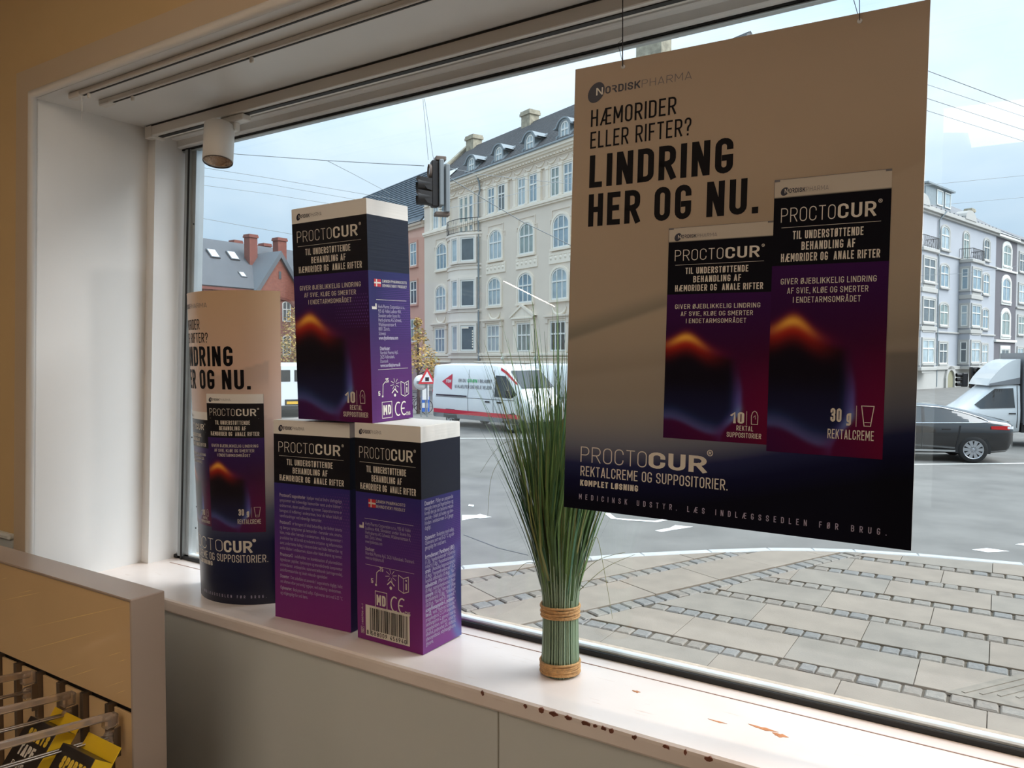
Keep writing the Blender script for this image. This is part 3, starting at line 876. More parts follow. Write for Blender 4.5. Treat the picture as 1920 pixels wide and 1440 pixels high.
def symbols(mb, fn, y, x0, x1, asp):
    """Storage thermometer, keep from sun, read the leaflet, MD, CE."""
    W = x1 - x0
    def L(pts, w, closed=False): iso_line(mb, fn, [(x0 + W * a, y + b_ * W / asp) for a, b_ in pts], w * W * .8, asp, closed)
    L([(.13, .02), (.15, .28), (.22, .34)], .02); L([(.12, .02), (.13, .02)], .05)
    put_text(mb, fn, '5', x0 - W * .01, x0 + W * .05, y + .04 * W / asp, .10 * W / asp, .15)
    put_text(mb, fn, '25', x0 + W * .23, x0 + W * .33, y + .32 * W / asp, .10 * W / asp, .15)
    for k in range(8):
        t = 2 * PI * k / 8 + .2
        L([(.54 + .05 * math.cos(t), .27 + .05 * math.sin(t)), (.54 + .15 * math.cos(t), .27 + .13 * math.sin(t))], .014)
    L([(.44, .08), (.53, .16), (.62, .08)], .03); put2d(mb, fn, disc2d(x0 + W * .53, y + .02 * W / asp, .035 * W, .035 * W / asp))
    L([(.74, .02), (.74, .32), (.87, .27), (1.0, .32), (1.0, .02), (.87, -.03)], .018, True); L([(.87, -.03), (.87, .27)], .014)
    put_text(mb, fn, 'I', x0 + W * .925, x0 + W * .955, y + .05 * W / asp, .13 * W / asp, .3); put2d(mb, fn, disc2d(x0 + W * .94, y + .24 * W / asp, .02 * W, .02 * W / asp))
    y2 = -.47
    L([(.10, y2), (.10, y2 + .36), (.42, y2 + .36), (.42, y2)], .016, True)
    put_text(mb, fn, 'MD', x0 + W * .135, x0 + W * .385, y + (y2 + .07) * W / asp, .22 * W / asp, .2, .5)
    for cx in (.63, .83):
        L([(cx + .10 * math.cos(t), y2 + .17 + .15 * math.sin(t)) for t in np.linspace(.36 * PI, 1.64 * PI, 12)], .038)
    L([(.75, y2 + .17), (.83, y2 + .17)], .034)
    put_text(mb, fn, '2265', x0 + W * .90, x0 + W * 1.04, y + y2 * W / asp, .08 * W / asp, .14)

def flag(fn, x0, x1, y0, y1, par):
    bm = MB(); xm = x0 + (x1 - x0) * .36; ym = (y0 + y1) / 2; tx, ty = (x1 - x0) * .07, (y1 - y0) * .1
    for a, b_, c_, d in ((x0, xm - tx, y0, ym - ty), (xm + tx, x1, y0, ym - ty), (x0, xm - tx, ym + ty, y1), (xm + tx, x1, ym + ty, y1)): put2d(bm, fn, rect2d(a, b_, c_, d))
    bm.build('flag_print', M_red, par)
    bm = MB()
    for r in (rect2d(xm - tx, xm + tx, y0, y1), rect2d(x0, xm - tx, ym - ty, ym + ty), rect2d(xm + tx, x1, ym - ty, ym + ty)): put2d(bm, fn, r)
    bm.build('flag_cross', M_inkw, par)

def factory(mb, fn, x0, y0, w, h):
    put2d(mb, fn, ([(x0 + w * a, y0 + h * b_) for a, b_ in ((0, 0), (1, 0), (1, 1), (.72, 1), (.72, .35), (.5, .55), (.5, .35), (.25, .55), (.25, .35), (0, .55))], [tuple(range(10))]))

MAKER = ['Herb-Pharma Corporation s.r.o.,', '935 65 Velk\u00e9 Ludince 404,', 'Slovakiet under licens fra', 'Herb-pharma AG Schweiz,', 'Waldmannstrasse 4,', '8001 Z\u00fcrich,', 'Schweiz', '*www.fytofontana.com* ']
DIST = ['*Distribut\u00f8r:* ', 'Nordisk Pharma ApS,', '2625 Vallensb\u00e6k,', 'Danmark', '*www.nordiskpharma.dk* ']

def display_box(name, loc, R, w, d, h, label, front_art, side_art):
    root = empty(name, label=label, cat='display box', group='printed display boxes stacked on the windowsill')
    root.matrix_world = Matrix.Translation(loc) @ R
    # local frame: front right bottom corner at the origin, front face along -x, depth +y
    fr = Plane((-w, 0, 0), (w, 0, 0), (0, 0, h), .0006)
    rt = Plane((0, 0, 0), (0, d, 0), (0, 0, h), .0006)
    bm = MB()
    art_grid(bm, fr.at0, front_art, 80, 150, (BAND, BLK))
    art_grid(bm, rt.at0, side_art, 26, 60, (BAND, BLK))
    art_grid(bm, Plane((0, d, 0), (-w, 0, 0), (0, 0, h), 0).at0, art_front_text, 2, 20, (BAND, BLK))
    art_grid(bm, Plane((-w, d, 0), (0, -d, 0), (0, 0, h), 0).at0, art_side_dark, 2, 20, (BAND, BLK))
    art_grid(bm, Plane((-w, 0, h), (w, 0, 0), (0, d, 0), 0).at0, lambda u, v: np.zeros(u.shape + (3,)) + C(*CREAM), 1, 1)
    art_grid(bm, Plane((-w, d, 0), (w, 0, 0), (0, -d, 0), 0).at0, lambda u, v: np.zeros(u.shape + (3,)) + C(110, 34, 110), 1, 1)
    bm.build('carton', M_carton, root)
    MB().box(-w + .002, -.002, .0005, d - .001, h, h + .0012).build('lid_flap', M_board, root)
    logo(fr, .07, .42, 1 - .046, .017, root, None, h / w)
    return root, fr, rt

def rotm(yaw, tx, ty):
    return Matrix.Rotation(yaw, 4, 'Z') @ Matrix.Rotation(tx, 4, 'X') @ Matrix.Rotation(ty, 4, 'Y')

# --- lower right: the 30 g type, its back and side shown
W_, D_, H_ = .216, .156, .5545
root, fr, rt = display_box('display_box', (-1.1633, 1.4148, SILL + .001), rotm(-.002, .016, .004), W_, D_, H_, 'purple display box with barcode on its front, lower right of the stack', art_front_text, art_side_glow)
bm = MB(); head_block(bm, fr, H_ / W_)
put2d(bm, fr, rect2d(.14, .885, 1 - .4355, 1 - .434)); put2d(bm, fr, rect2d(.14, .885, 1 - .648, 1 - .6465))
put_text(bm, fr, 'DANISH PHARMACISTS', .325, .765, 1 - .3565, .0135, .12, .62, .2); put_text(bm, fr, 'BEHIND EVERY PRODUCT', .325, .765, 1 - .379, .0135, .12, .62, .2)
factory(bm, fr, .055, 1 - .482, .07, .027)
symbols(bm, fr, .262, .235, .80, H_ / W_)
bm.build('lettering', M_inkw, root)
bm = MB(); put_para(bm, fr, ['=Herb-Pharma Corporation s.r.o., 935 65 Velk\u00e9', '=Ludince 404, Slovakiet under licens fra', '=Herb-pharma AG Schweiz, Waldmannstrasse 4,', '8001 Z\u00fcrich, Schweiz', 'www.fytofontana.com'], .145, .84, 1 - .466, .0205, .023)
put_para(bm, fr, ['*Distribut\u00f8r:* ', '=Nordisk Pharma ApS, 2625 Vallensb\u00e6k, Danmark', 'www.nordiskpharma.dk'], .145, .89, 1 - .582, .0205, .023)
bm.build('small_print', M_inkg, root, kind='stuff')
flag(fr, .205, .318, 1 - .381, 1 - .343, root)
halftone(fr, .45, .99, .33, .60, H_ / W_, root); halftone(rt, .5, .99, .30, .67, H_ / D_, root)
bm = MB(); put2d(bm, fr, rect2d(.135, .81, .022, .165)); bm.build('barcode_label', M_inkw, root)
up = Plane((-W_, 0, 0), (W_, 0, 0), (0, 0, H_), .0011)
bm = MB(); x = .205; rb = random.Random(3)
while x < .785:
    w1 = rb.choice((.004, .004, .008, .012)); put2d(bm, up, rect2d(x, x + w1, .052 if .225 < x < .765 and not .49 < x < .505 else .030, .155)); x += w1 + rb.choice((.005, .005, .009, .014))
put_text(bm, up, '588009', .225, .47, .028, .020, .13, .5, .25); put_text(bm, up, '456940', .515, .76, .028, .020, .13, .5, .25); put_text(bm, up, '8', .155, .18, .028, .020, .13)
bm.build('barcode', M_ink, root)
def vert(u, v): return fr(.085 - (v - .06) * .0 + (0 if True else u), v)
side = lambda a, b_: fr(.11 - b_ * H_ / W_, .028 + a)
bm = MB(); put_text(bm, side, 'REF', .004, .026, .004, .013, .12, .5); put2d(bm, side, line2d([(0, .001), (0, .020), (.030, .020), (.030, .001)], .0012, True)); put_font(bm, side, '1400706-A-1', .036, .005, .015, x1=.135)
bm.build('reference_print', M_inkw, root)
bm = MB()
put_para(bm, rt, ['=*Dosering:* P\u00e5f\u00f8r en passende', '=m\u00e6ngde creme p\u00e5 fingerspidsen og', '=fordel den p\u00e5 det ber\u00f8rte rektale', '=omr\u00e5de - lokalt p\u00e5 huden og slim-', '=hinden i endetarmen 2-3 gange', 'dagligt.'], .07, .80, 1 - .345, .0215, .026, 3.5)
put_para(bm, rt, ['=*Opbevaring:* Beskyttes mod sollys.', '=Opbevares t\u00f8rt ved 5-25 \u00b0C og util-', 'g\u00e6ngeligt for sm\u00e5 b\u00f8rn.'], .07, .82, 1 - .497, .0215, .026, 3.5)
put_para(bm, rt, ['=*Ingredienser: Panthenol (B5)* ', '=(1,7g), *egebarkekstrakt* (Quercus', '=robur) (1,0g), *hestekastanjeek-* ', '=*strakt* (Aesculus hippocastanum)', '=(0,46g), *morgenfrueekstrakt* (Ca-', '=lendula officinalis) (0,46g), *ka-* ', '=*milleekstrakt* (Matricaria recutita)', '=(0,46g), natriumhyaluronat (hyal-', '=*uronsyre*) (0,12g), *aloe vera* (Aloe', '=Barbadensis) (1,0g), *zinkoxid* ', '=(0,01g), *laureth-9, mentol,* ', '=*acetylhexapeptid-1, polysor-* ', '=*bat-20,* vand, *hydreret ricinusolie,* ', '=propylenglycol, C12-14 isoparaffin,', '=xanthangummi 2, glyceryl stearat,', '=propylparaben, natrium, cetearyl-', '=alkohol, polysorbat 20, duftstof,', '=phenoxyethanol, ethylhexylglycerin,', 'glycerin.'], .07, .84, 1 - .580, .0215, .026, 3.5)
bm.build('small_print', M_inkg, root, kind='stuff')

# --- lower left: back of the ten pack
W_, D_, H_ = .272, .156, .5485
root, fr, rt = display_box('display_box', (-1.4180, 1.4300, SILL + .001), rotm(.07, -.004, -.004), W_, D_, H_, 'purple display box with long white paragraphs, lower left of the stack', art_front_text, art_side_dark)
bm = MB(); head_block(bm, fr, H_ / W_); bm.build('lettering', M_inkw, root)
halftone(fr, .5, .99, .45, .67, H_ / W_, root)
bm = MB()
P1 = ['*Proctocur\u00ae suppositorier* hj\u00e6lper med at lindre ubehagelige', 'symptomer ved indvendige h\u00e6morider samt andre lidelser i', 'endetarmen, s\u00e5som analfissurer og revner. Suppositorierne er', 'beregnet til indf\u00f8ring i endetarmen, hvor de virker lokalt p\u00e5', 'v\u00e6vsforandringer ved indvendige h\u00e6morider.']
P2 = ['*Proctocur\u00ae* er beregnet til lokal behandling, der lindrer smerte', 'og d\u00e6mper symptomer p\u00e5 h\u00e6morider - herunder svie, smerte,', 'kl\u00f8e, r\u00f8de eller h\u00e6vede i endetarmen. Alle komponenter i', 'produktet har til form\u00e5l at reducere irritation og inflammation', 'samt underst\u00f8tte heling i v\u00e6vsomr\u00e5det ved b\u00e5de h\u00e6morider og', 'andre lidelser i endetarmen, s\u00e5som efter bl\u00f8dt afv\u00f8ret og revner.']
P3 = ['*Proctocur\u00ae* indeholder en kombination af planteaktive', 'ingredienser, peptider, hyaluronsyre og smertelindrende komponenter', 'antioxidanter, antiseptiske, sammentr\u00e6kkende (astringerende),', 'antiinflammatoriske og lokalt virkende egenskaber.']
P4 = ['*Dosering:* Det anbefales at anvende 1 suppositorie dagligt, helst', 'om aftenen efter personlig hygiejne, ved indf\u00f8ring i endetarmen.']
P5 = ['*Opbevaring:* Beskyttes mod sollys. Opbevares t\u00f8rt ved 5-25 \u00b0C', 'og utilg\u00e6ngeligt for sm\u00e5 b\u00f8rn.']
y = 1 - .383
for P in (P1, P2, P3, P4, P5):
    put_para(bm, fr, [('=' if (i < len(P) - 1) else '') + q for i, q in enumerate(P)], .075, .90, y, .0262, .024); y -= .0262 * len(P) + .006
bm.build('small_print', M_inkg, root, kind='stuff')
bm = MB(); put_para(bm, rt, ['*www.nordisk*'] , .5, .95, 1 - .345, .02, .022); put_para(bm, rt, MAKER + [''] + DIST, .5, .98, 1 - .52, .0215, .024); bm.build('small_print', M_inkg, root, kind='stuff')
bm = MB(); put2d(bm, rt, rect2d(.5, .98, .07, .165)); bm.build('barcode_label', M_inkw, root)
bm = MB(); up = Plane((0, 0, 0), (0, D_, 0), (0, 0, H_), .0011)
for k in range(14): put2d(bm, up, rect2d(.56 + k * .03, .56 + k * .03 + (.008, .015)[k % 3 == 0], .085, .158))
bm.build('barcode', M_ink, root)

# --- on top: front of the ten pack
W_, D_, H_ = .2702, .1538, .555
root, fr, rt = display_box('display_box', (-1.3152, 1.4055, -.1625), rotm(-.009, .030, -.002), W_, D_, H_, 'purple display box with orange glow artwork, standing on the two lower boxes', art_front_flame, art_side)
bm = MB(); head_block(bm, fr, H_ / W_); sub_block(bm, fr); pack_ten(bm, fr, H_ / W_)
put2d(bm, rt, rect2d(.16, .90, 1 - .4455, 1 - .444)); put2d(bm, rt, rect2d(.16, .90, 1 - .762, 1 - .7605))
put_text(bm, rt, 'DANISH PHARMACISTS', .32, .92, 1 - .366, .0125, .12, .62, .2); put_text(bm, rt, 'BEHIND EVERY PRODUCT', .32, .92, 1 - .386, .0125, .12, .62, .2)
factory(bm, rt, .06, 1 - .488, .11, .026)
symbols(bm, rt, .112, .16, .90, H_ / D_)
bm.build('lettering', M_inkw, root)
bm = MB(); put_para(bm, rt, MAKER, .20, .86, 1 - .483, .0203, .0235, 3.6); put_para(bm, rt, DIST, .22, .84, 1 - .673, .0193, .0225, 3.6); bm.build('small_print', M_inkg, root, kind='stuff')
halftone(rt, .05, .99, .36, .67, H_ / D_, root); halftone(fr, .5, .99, .42, .60, H_ / W_, root)
flag(rt, .125, .285, 1 - .386, 1 - .352, root)

# ------------------------------------------------------------------ hanging poster
PK = .935                                  # the poster hangs just in front of the grass
PW, PH = .698 * PK, .9835 * PK
R = rotm(.0365, -.0263, .0135)
root = empty('hanging_poster', label='large cream and navy poster hanging on strings before the window', cat='poster')
root.matrix_world = Matrix.Translation(Vector((-.4709, 1.53, .1504)) * PK + (R @ Vector((0, 0, -PH / 2)))) @ R
pl = Plane((-PW / 2, 0, 0), (PW, 0, 0), (0, 0, PH), .0005)
bm = MB(); art_grid(bm, pl.at0, art_poster, 150, 230)
bm.build('print_sheet', M_poster, root)
MB().box(-PW / 2, PW / 2, .0003, .0045, 0, PH).build('backing_board', M_board, root)
logo(pl, .048, .384, .932, .0165, root, None, PH / PW)
bm = MB()
put_text(bm, pl, 'H\u00c6MORIDER', .060, .339, .8635, .0375, .105, .42, .125)
put_text(bm, pl, 'ELLER RIFTER?', .060, .387, .8145, .0375, .105, .42, .125)
put_text(bm, pl, 'LINDRING', .060, .513, .7265, .0725, .168, .47, .135)
put_text(bm, pl, 'HER OG NU.', .060, .588, .6395, .0725, .168, .47, .135)
bm.build('headline', M_ink, root)
bm = MB()
W = .408
put_text(bm, pl, 'PROCTO', .056, .056 + W * .545, .1075, .035, .062, .58, .17)
put_text(bm, pl, 'CUR', .056 + W * .56, .463, .1075, .035, .175, .60, .11)
c, s_ = .472, .150
v = [(c + .009 * q * math.cos(t), s_ + .0066 * q * math.sin(t)) for t in np.linspace(0, 2 * PI, 19)[:-1] for q in (1, .76)]
put2d(bm, pl, (v, [(2 * k, 2 * ((k + 1) % 18), 2 * ((k + 1) % 18) + 1, 2 * k + 1) for k in range(18)])); put_text(bm, pl, 'R', c - .0035, c + .0042, s_ - .0028, .0056, .18, .6)
put_text(bm, pl, 'REKTALCREME OG SUPPOSITORIER.', .057, .526, .076, .0225, .105, .44, .125)
put_text(bm, pl, 'KOMPLET L\u00d8SNING', .057, .253, .0535, .0135, .19, .47, .13)
bm.build('product_lettering', M_inkw, root)
bm = MB(); put_text(bm, pl, 'MEDICINSK UDSTYR. L\u00c6S INDL\u00c6GSSEDLEN F\u00d8R BRUG.', .054, .942, .0225, .0120, .13, .45, .78, 1.1)
bm.build('footer_lettering', M_inkg, root)
def printed_carton(px0, px1, pz0, pz1, lift, ten):
    f2 = Plane(pl.o + pl.ex * px0 + pl.ez * pz0, pl.ex * (px1 - px0), pl.ez * (pz1 - pz0), lift + .0005)
    o = pl.n * lift
    bm = MB(); art_grid(bm, lambda u, v: f2.at0(u, v) + o, art_poster_carton, 80, 160, (BAND - .015, BLK))
    par = bm.build('carton_picture', M_poster, root)
    asp = ((pz1 - pz0) * PH) / ((px1 - px0) * PW)
    bm = MB(); head_block(bm, f2, asp); sub_block(bm, f2)
    (pack_ten if ten else pack_thirty)(bm, f2, asp)
    bm.build('carton_lettering', M_inkw, par)
    logo(f2, .06, .48, 1 - .052, .0165, par, None, asp)
    bm = MB()
    for r in (rect2d(0, 1, .9985, 1.0), rect2d(.0, .05, .992, .9985), rect2d(.95, 1, .992, .9985), rect2d(-.001, .003, .932, .999)): put2d(bm, f2, r)
    bm.build('carton_outline', M_grey, par)
printed_carton(.328, .631, .1755, .622, .0006, True)
printed_carton(.631, .926, .163, .7015, .0009, False)
M_string = mat('dark_string', (38, 30, 34), .6)
for i, (u, ztop) in enumerate(((.165, NICHE), (.836, NICHE))):
    p = pl(u, .988); hole = Vector((p.x, p.y, PH * .985))
    bm = MB(); bm.lathe([(0, -.0012), (.0042, -.0012), (.0042, .0012), (0, .0012)], hole, 14, Matrix.Rotation(PI / 2, 4, 'X'))
    bm.build('eyelet', mat('bright_eyelet', (236, 236, 236), .3), root, label='small white eyelet')
    inv = root.matrix_world.inverted()
    topw = root.matrix_world @ hole; topw = Vector((topw.x - .004, topw.y + .004, NICHE))
    bm = MB(); knot = hole + Vector((-.002, -.002, .055))
    bm.tube([hole + Vector((0, -.003, 0)), knot, inv @ topw], .0011 if i == 0 else .0007, 6)
    bm.tube([hole + Vector((0, .004, 0)), knot + Vector((-.012, .004, -.005)), knot], .0006, 5)
    bm.build('string', M_string, root)

# ------------------------------------------------------------------ curved poster column standing on the sill
CC, CR = Vector((-1.945, 1.60, SILL)), .2
A0, A1 = math.radians(-63), math.radians(62)
ZT = .195
HC = ZT - SILL
root = empty('poster_column', CC, 'curved standing poster column at the left end of the sill', 'poster stand')
class Curved:
    lift = .0006
    def p(s, th, z, e):                        # the sheet flares a little towards the top, its right edge upright
        k = 1 + .13 * (z - SILL) / HC
        return Vector(((CR * k + e) * math.sin(th) - CR * (k - 1) * .883, -(CR * k + e) * math.cos(th) + CR * (k - 1) * .47, z - SILL))
    def __call__(s, deg, z): return s.p(math.radians(deg), z, s.lift)
    def deep(s, deg, z): return s.p(math.radians(deg), z, s.lift * .5)
cv = Curved()
bm = MB(); art_grid(bm, lambda u, v: cv.p(A0 + (A1 - A0) * u, SILL + HC * v, 0), art_column, 64, 110)
o = bm.build('print_sheet', M_print, root); 
for p in o.data.polygons: p.use_smooth = True
bm = MB(); N = 40
for e in (-.0002, -.0018):
    g = [cv.p(A0 + (A1 - A0) * k / N, z, e) for z in (SILL, ZT) for k in range(N + 1)]
    bm.add(g, [(k, k + 1, k + N + 2, k + N + 1)[::(1 if e > -.001 else -1)] for k in range(N)], True)
for k0 in (0, N):
    g = [cv.p(A0 + (A1 - A0) * k0 / N, z, e) for z in (SILL, ZT) for e in (.0001, -.0018)]; bm.add(g, [(0, 1, 3, 2)])
g = [cv.p(A0 + (A1 - A0) * k / N, ZT, e) for k in range(N + 1) for e in (.0001, -.0018)]; bm.add(g, [(2 * k, 2 * k + 1, 2 * k + 3, 2 * k + 2) for k in range(N)])
g = [cv.p(a, z, -.0018) for z in (SILL, ZT) for a in (A0, A1)]; bm.add(g, [(0, 1, 3, 2)])
bm.build('backing_board', M_board, root)
MAP = lambda u: 5.6 + 160 * (u - .383)
logo(cv, MAP(.050), MAP(.384), .1475, .0135, root, None, 286)
bm = MB()
put_text(bm, cv, 'H\u00c6MORIDER', -42, -4, .084, .030, .105, .42, .125); put_text(bm, cv, 'ELLER RIFTER?', -42, 5.3, .045, .029, .105, .42, .125)
put_text(bm, cv, 'LINDRING', -39.5, 26.8, -.024, .058, .168, .47, .135); put_text(bm, cv, 'HER OG NU.', -40, 39.8, -.091, .057, .168, .47, .135)
bm.build('headline', M_ink, root)
bm = MB()
put_text(bm, cv, 'PROCTO', MAP(.056), 12.4, -.567, .035, .062, .58, .17); put_text(bm, cv, 'CUR', 13.6, 38.2, -.567, .035, .175, .60, .11)
put2d(bm, cv, disc2d(39.8, -.531, 1.5, .005))
put_text(bm, cv, 'REKTALCREME OG SUPPOSITORIER.', MAP(.057), 50.4, -.596, .0225, .105, .44, .125)
put_text(bm, cv, 'KOMPLET L\u00d8SNING', MAP(.057), .1, -.613, .0130, .19, .47, .13)
bm.build('product_lettering', M_inkw, root)
bm = MB(); put_text(bm, cv, 'MEDICINSK UDSTYR. L\u00c6S INDL\u00c6GSSEDLEN F\u00d8R BRUG.', -82, 48.6, -.701, .0085, .13, .45, .78, 1.1)
bm.v = bm.v; bm.build('footer_lettering', M_inkg, root)
def column_carton(d0, d1, z0, z1, e, ten):
    class Q:
        def __call__(s, u, v): return cv.p(math.radians(d0 + (d1 - d0) * u), z0 + (z1 - z0) * v, e + .0006)
        def deep(s, u, v): return cv.p(math.radians(d0 + (d1 - d0) * u), z0 + (z1 - z0) * v, e + .0003)
    f2 = Q()
    bm = MB(); art_grid(bm, lambda u, v: cv.p(math.radians(d0 + (d1 - d0) * u), z0 + (z1 - z0) * v, e), art_front_flame, 60, 110, (BAND, BLK))
    par = bm.build('carton_picture', M_print, root)
    asp = (z1 - z0) / (CR * math.radians(d1 - d0))
    bm = MB(); head_block(bm, f2, asp); sub_block(bm, f2); (pack_ten if ten else pack_thirty)(bm, f2, asp)
    bm.build('carton_lettering', M_inkw, par)
    logo(f2, .06, .48, 1 - .050, .016, par, None, asp)
    bm = MB(); put2d(bm, f2, rect2d(0, 1, .9985, 1.0)); put2d(bm, f2, rect2d(.996, 1, .93, 1.0)); bm.build('carton_outline', M_grey, par)
column_carton(-42, 1.5, -.497, -.159, .0007, True)
column_carton(1.1, 49, -.507, -.104, .0010, False)

# ------------------------------------------------------------------ bundle of artificial grass
gx, gy = -.836, 1.508
root = empty('grass_bundle', (gx, gy, SILL), 'tied bundle of artificial green grass standing on the sill', 'decorative grass')
rg = random.Random(11)
M_stem = mat('grey_green_stem', (142, 164, 138), .5, var=.3, scale=40, stretch=(1, 1, .05))
GREENS = [mat('grass_green_%s' % n, c, .5, var=.25, scale=20, stretch=(1, 1, .1)) for n, c in (('deep', (72, 102, 56)), ('mid', (104, 136, 78)), ('olive', (142, 146, 92)), ('teal', (62, 106, 78)))]
GR = .040
def flare(h):                                   # radius of the bundle against height
    return GR * (1 + .04 * math.sin(h * 40)) if h < .17 else GR + (h - .17) * .14 + max(0, h - .35) * .10
bm = MB(); k = 0
for ring, cnt in ((1.0, 44), (.82, 34), (.6, 22)):
    for i in range(cnt):
        t = 2 * PI * (i + rg.random() * .5) / cnt
        jr = ring * rg.uniform(.95, 1.02)
        hs = [0, .03, .085, .14, .175, .23, .30, .37]
        tw = rg.uniform(-.1, .1)
        pts = [(flare(h) * jr * (1 - .05 * (abs(h - .115) < .02) - .06 * (h < .02)) * math.cos(t + tw * h), flare(h) * jr * math.sin(t + tw * h), h + .001) for h in hs]
        bm.tube(pts, [.0026, .0027, .0027, .0026, .0024, .0022, .0019, .0015], 4, False)
bm.lathe([(0, .001), (GR * .9, .001), (GR * .9, .16), (GR * 1.1, .24), (0, .25)], n=16)
bm.build('stems', M_stem, root, kind='stuff')
blades = [MB() for _ in GREENS]
for i in range(820):
    t = rg.uniform(0, 2 * PI); q = math.sqrt(rg.random())
    h0 = rg.uniform(.17, .30); r0 = flare(h0) * q
    L = rg.uniform(.30, .62) * (1.05 - .25 * q) if rg.random() < .8 else rg.uniform(.2, .4)
    sp = q * rg.uniform(.15, .46) + rg.uniform(-.03, .06)
    droop = rg.uniform(0, .05) * q
    n = 6; w0 = rg.uniform(.0012, .0026)
    side = Vector((-math.sin(t + rg.uniform(-1, 1)), math.cos(t + rg.uniform(-1, 1)), 0)).normalized()
    vs = []
    for j in range(n + 1):
        s_ = j / n
        r = r0 + sp * L * (s_ * .75 + s_ * s_ * .35)
        h = h0 + L * (s_ - droop * 2 * s_ ** 3)
        w = w0 * (1.2 - 1.12 * s_ ** 1.5)
        c = Vector((r * math.cos(t), max(-.078, min(r * math.sin(t), .115)), h))
        vs += [c + side * w, c - side * w]
    blades[rg.choices((0, 1, 2, 3), (4, 4, 2, 2))[0]].add(vs, [(2 * j, 2 * j + 1, 2 * j + 3, 2 * j + 2) for j in range(n)])
# long arching and drooping stray blades
for pts, r in (([(0, 0, .30), (-.04, 0, .42), (-.13, .01, .50), (-.20, .02, .44), (-.215, .02, .33)], .0010),
               ([(0, 0, .34), (-.05, 0, .50), (-.15, .0, .52), (-.23, .01, .44)], .0008),
               ([(.03, 0, .2), (.07, -.01, .27), (.10, -.02, .33), (.125, -.03, .26), (.145, -.03, .16)], .0010),
               ([(.02, .01, .2), (.09, .0, .27), (.16, .0, .30)], .0009), ([(.03, .01, .18), (.10, .02, .25), (.17, .03, .29)], .0008),
               ([(-.03, 0, .24), (-.09, 0, .24), (-.13, 0, .20)], .0009), ([(0, .02, .3), (-.10, .03, .44), (-.14, .03, .56)], .0007)):
    P = []
    for a in range(len(pts) - 1):                # soften the curve
        for s_ in np.linspace(0, 1, 7)[:-1]:
            p0, p1, p2, p3 = (Vector(pts[max(0, min(len(pts) - 1, a + d))]) for d in (-1, 0, 1, 2))
            P.append(.5 * ((2 * p1) + (p2 - p0) * s_ + (2 * p0 - 5 * p1 + 4 * p2 - p3) * s_ ** 2 + (3 * p1 - p0 - 3 * p2 + p3) * s_ ** 3))
    P.append(Vector(pts[-1]))
    blades[2].tube(P, [r * (1 - .6 * i / len(P)) for i in range(len(P))], 4)
for bmesh_, m in zip(blades, GREENS): bmesh_.build('blades', m, root, kind='stuff')
M_twine = mat('brown_twine', (208, 162, 108), .75, var=.3, scale=120, bump=.4, bscale=400)
for name_z, n in ((.006, 6), (.134, 6)):
    bm = MB()
    for i in range(n):
        z = name_z + .0015 + i * .0046
        R_ = flare(z) + .0035 + rg.uniform(-.0008, .0012); ph = rg.uniform(0, 6)
        bm.tube([(R_ * math.cos(t), R_ * math.sin(t), z + .0012 * math.sin(2 * t + ph)) for t in np.linspace(0, 2 * PI, 33)], .0028, 6, False)
    bm.build('twine_band', M_twine, root, label='lower band of brown twine' if name_z < .1 else 'upper band of brown twine')

# ------------------------------------------------------------------ shelving gondola with glossy tan back panel, hooks and packs
GX = -1.722; GT = -.573; GF, GB = 1.012, 1.10
root = empty('display_rack', (-2.2, 1.05, FLOOR), 'white framed display rack with glossy tan panel and hooks', 'display rack')
off = root.location.copy()
M_rack = mat('rack_white_lacquer', (158, 140, 126), .28)
M_tan = mat('glossy_tan_panel', (228, 194, 146), .07, var=.06, scale=3, coat=.6)
M_rackd = mat('rack_grey_metal', (120, 104, 88), .4, metal=.6)
bm = MB().box(GX - .006, GX, GF, GB, FLOOR, GT, .002); bm.box(-3.4, GX - .004, GF, GB, GT - .007, GT, .002); bm.box(-3.4, GX - .004, GB - .006, GB, FLOOR, GT - .005)
bm.build('frame', M_rack, root, off)
MB().box(-3.4, GX - .007, GF + .004, GF + .010, -.838, GT - .008).build('top_panel', M_tan, root, off)
bm = MB()  # lamp reflections in the glossy panel, painted on as pale tapered streaks
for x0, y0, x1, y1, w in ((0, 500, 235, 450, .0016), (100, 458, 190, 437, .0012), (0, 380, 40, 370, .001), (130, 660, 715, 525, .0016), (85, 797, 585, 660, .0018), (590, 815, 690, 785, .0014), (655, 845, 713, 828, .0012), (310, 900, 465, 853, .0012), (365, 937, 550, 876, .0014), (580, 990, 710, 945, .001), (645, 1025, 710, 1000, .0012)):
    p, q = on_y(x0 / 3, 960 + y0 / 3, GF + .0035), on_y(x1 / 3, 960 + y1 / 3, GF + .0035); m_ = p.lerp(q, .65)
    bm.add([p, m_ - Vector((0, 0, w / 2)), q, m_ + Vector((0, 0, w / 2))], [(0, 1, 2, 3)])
bm.build('painted_reflections', mat('painted_lamp_reflection', (250, 222, 150), .25), root, off, label='lamp reflections painted as pale gold streaks on the tan panel', kind='stuff')
MB().box(-3.4, GX - .007, GF + .03, GF + .034, FLOOR, -.838).build('slot_back', mat('rack_dark_gap', (46, 38, 32), .6), root, off)
px_cols = (68, 143, 222)
xs = [on_y(px, 1300, GF).x for px in (20, 68, 143, 222)]
pitch = .115
for k in range(7):
    x1 = GX - .012 - k * pitch
    MB().box(x1 - pitch + .028, x1 - .008, GF + .012, GF + .018, FLOOR, -.858, .001).build('back_plate', M_tan, root, off)
    MB().box(x1 - pitch + .010, x1 - pitch + .026, GF - .002, GF + .022, FLOOR, -.850, .001).build('upright', M_rackd, root, off)
M_clear = mat('cloudy_clear_plastic', (226, 208, 190), .18, trans=.75, spec=.5)
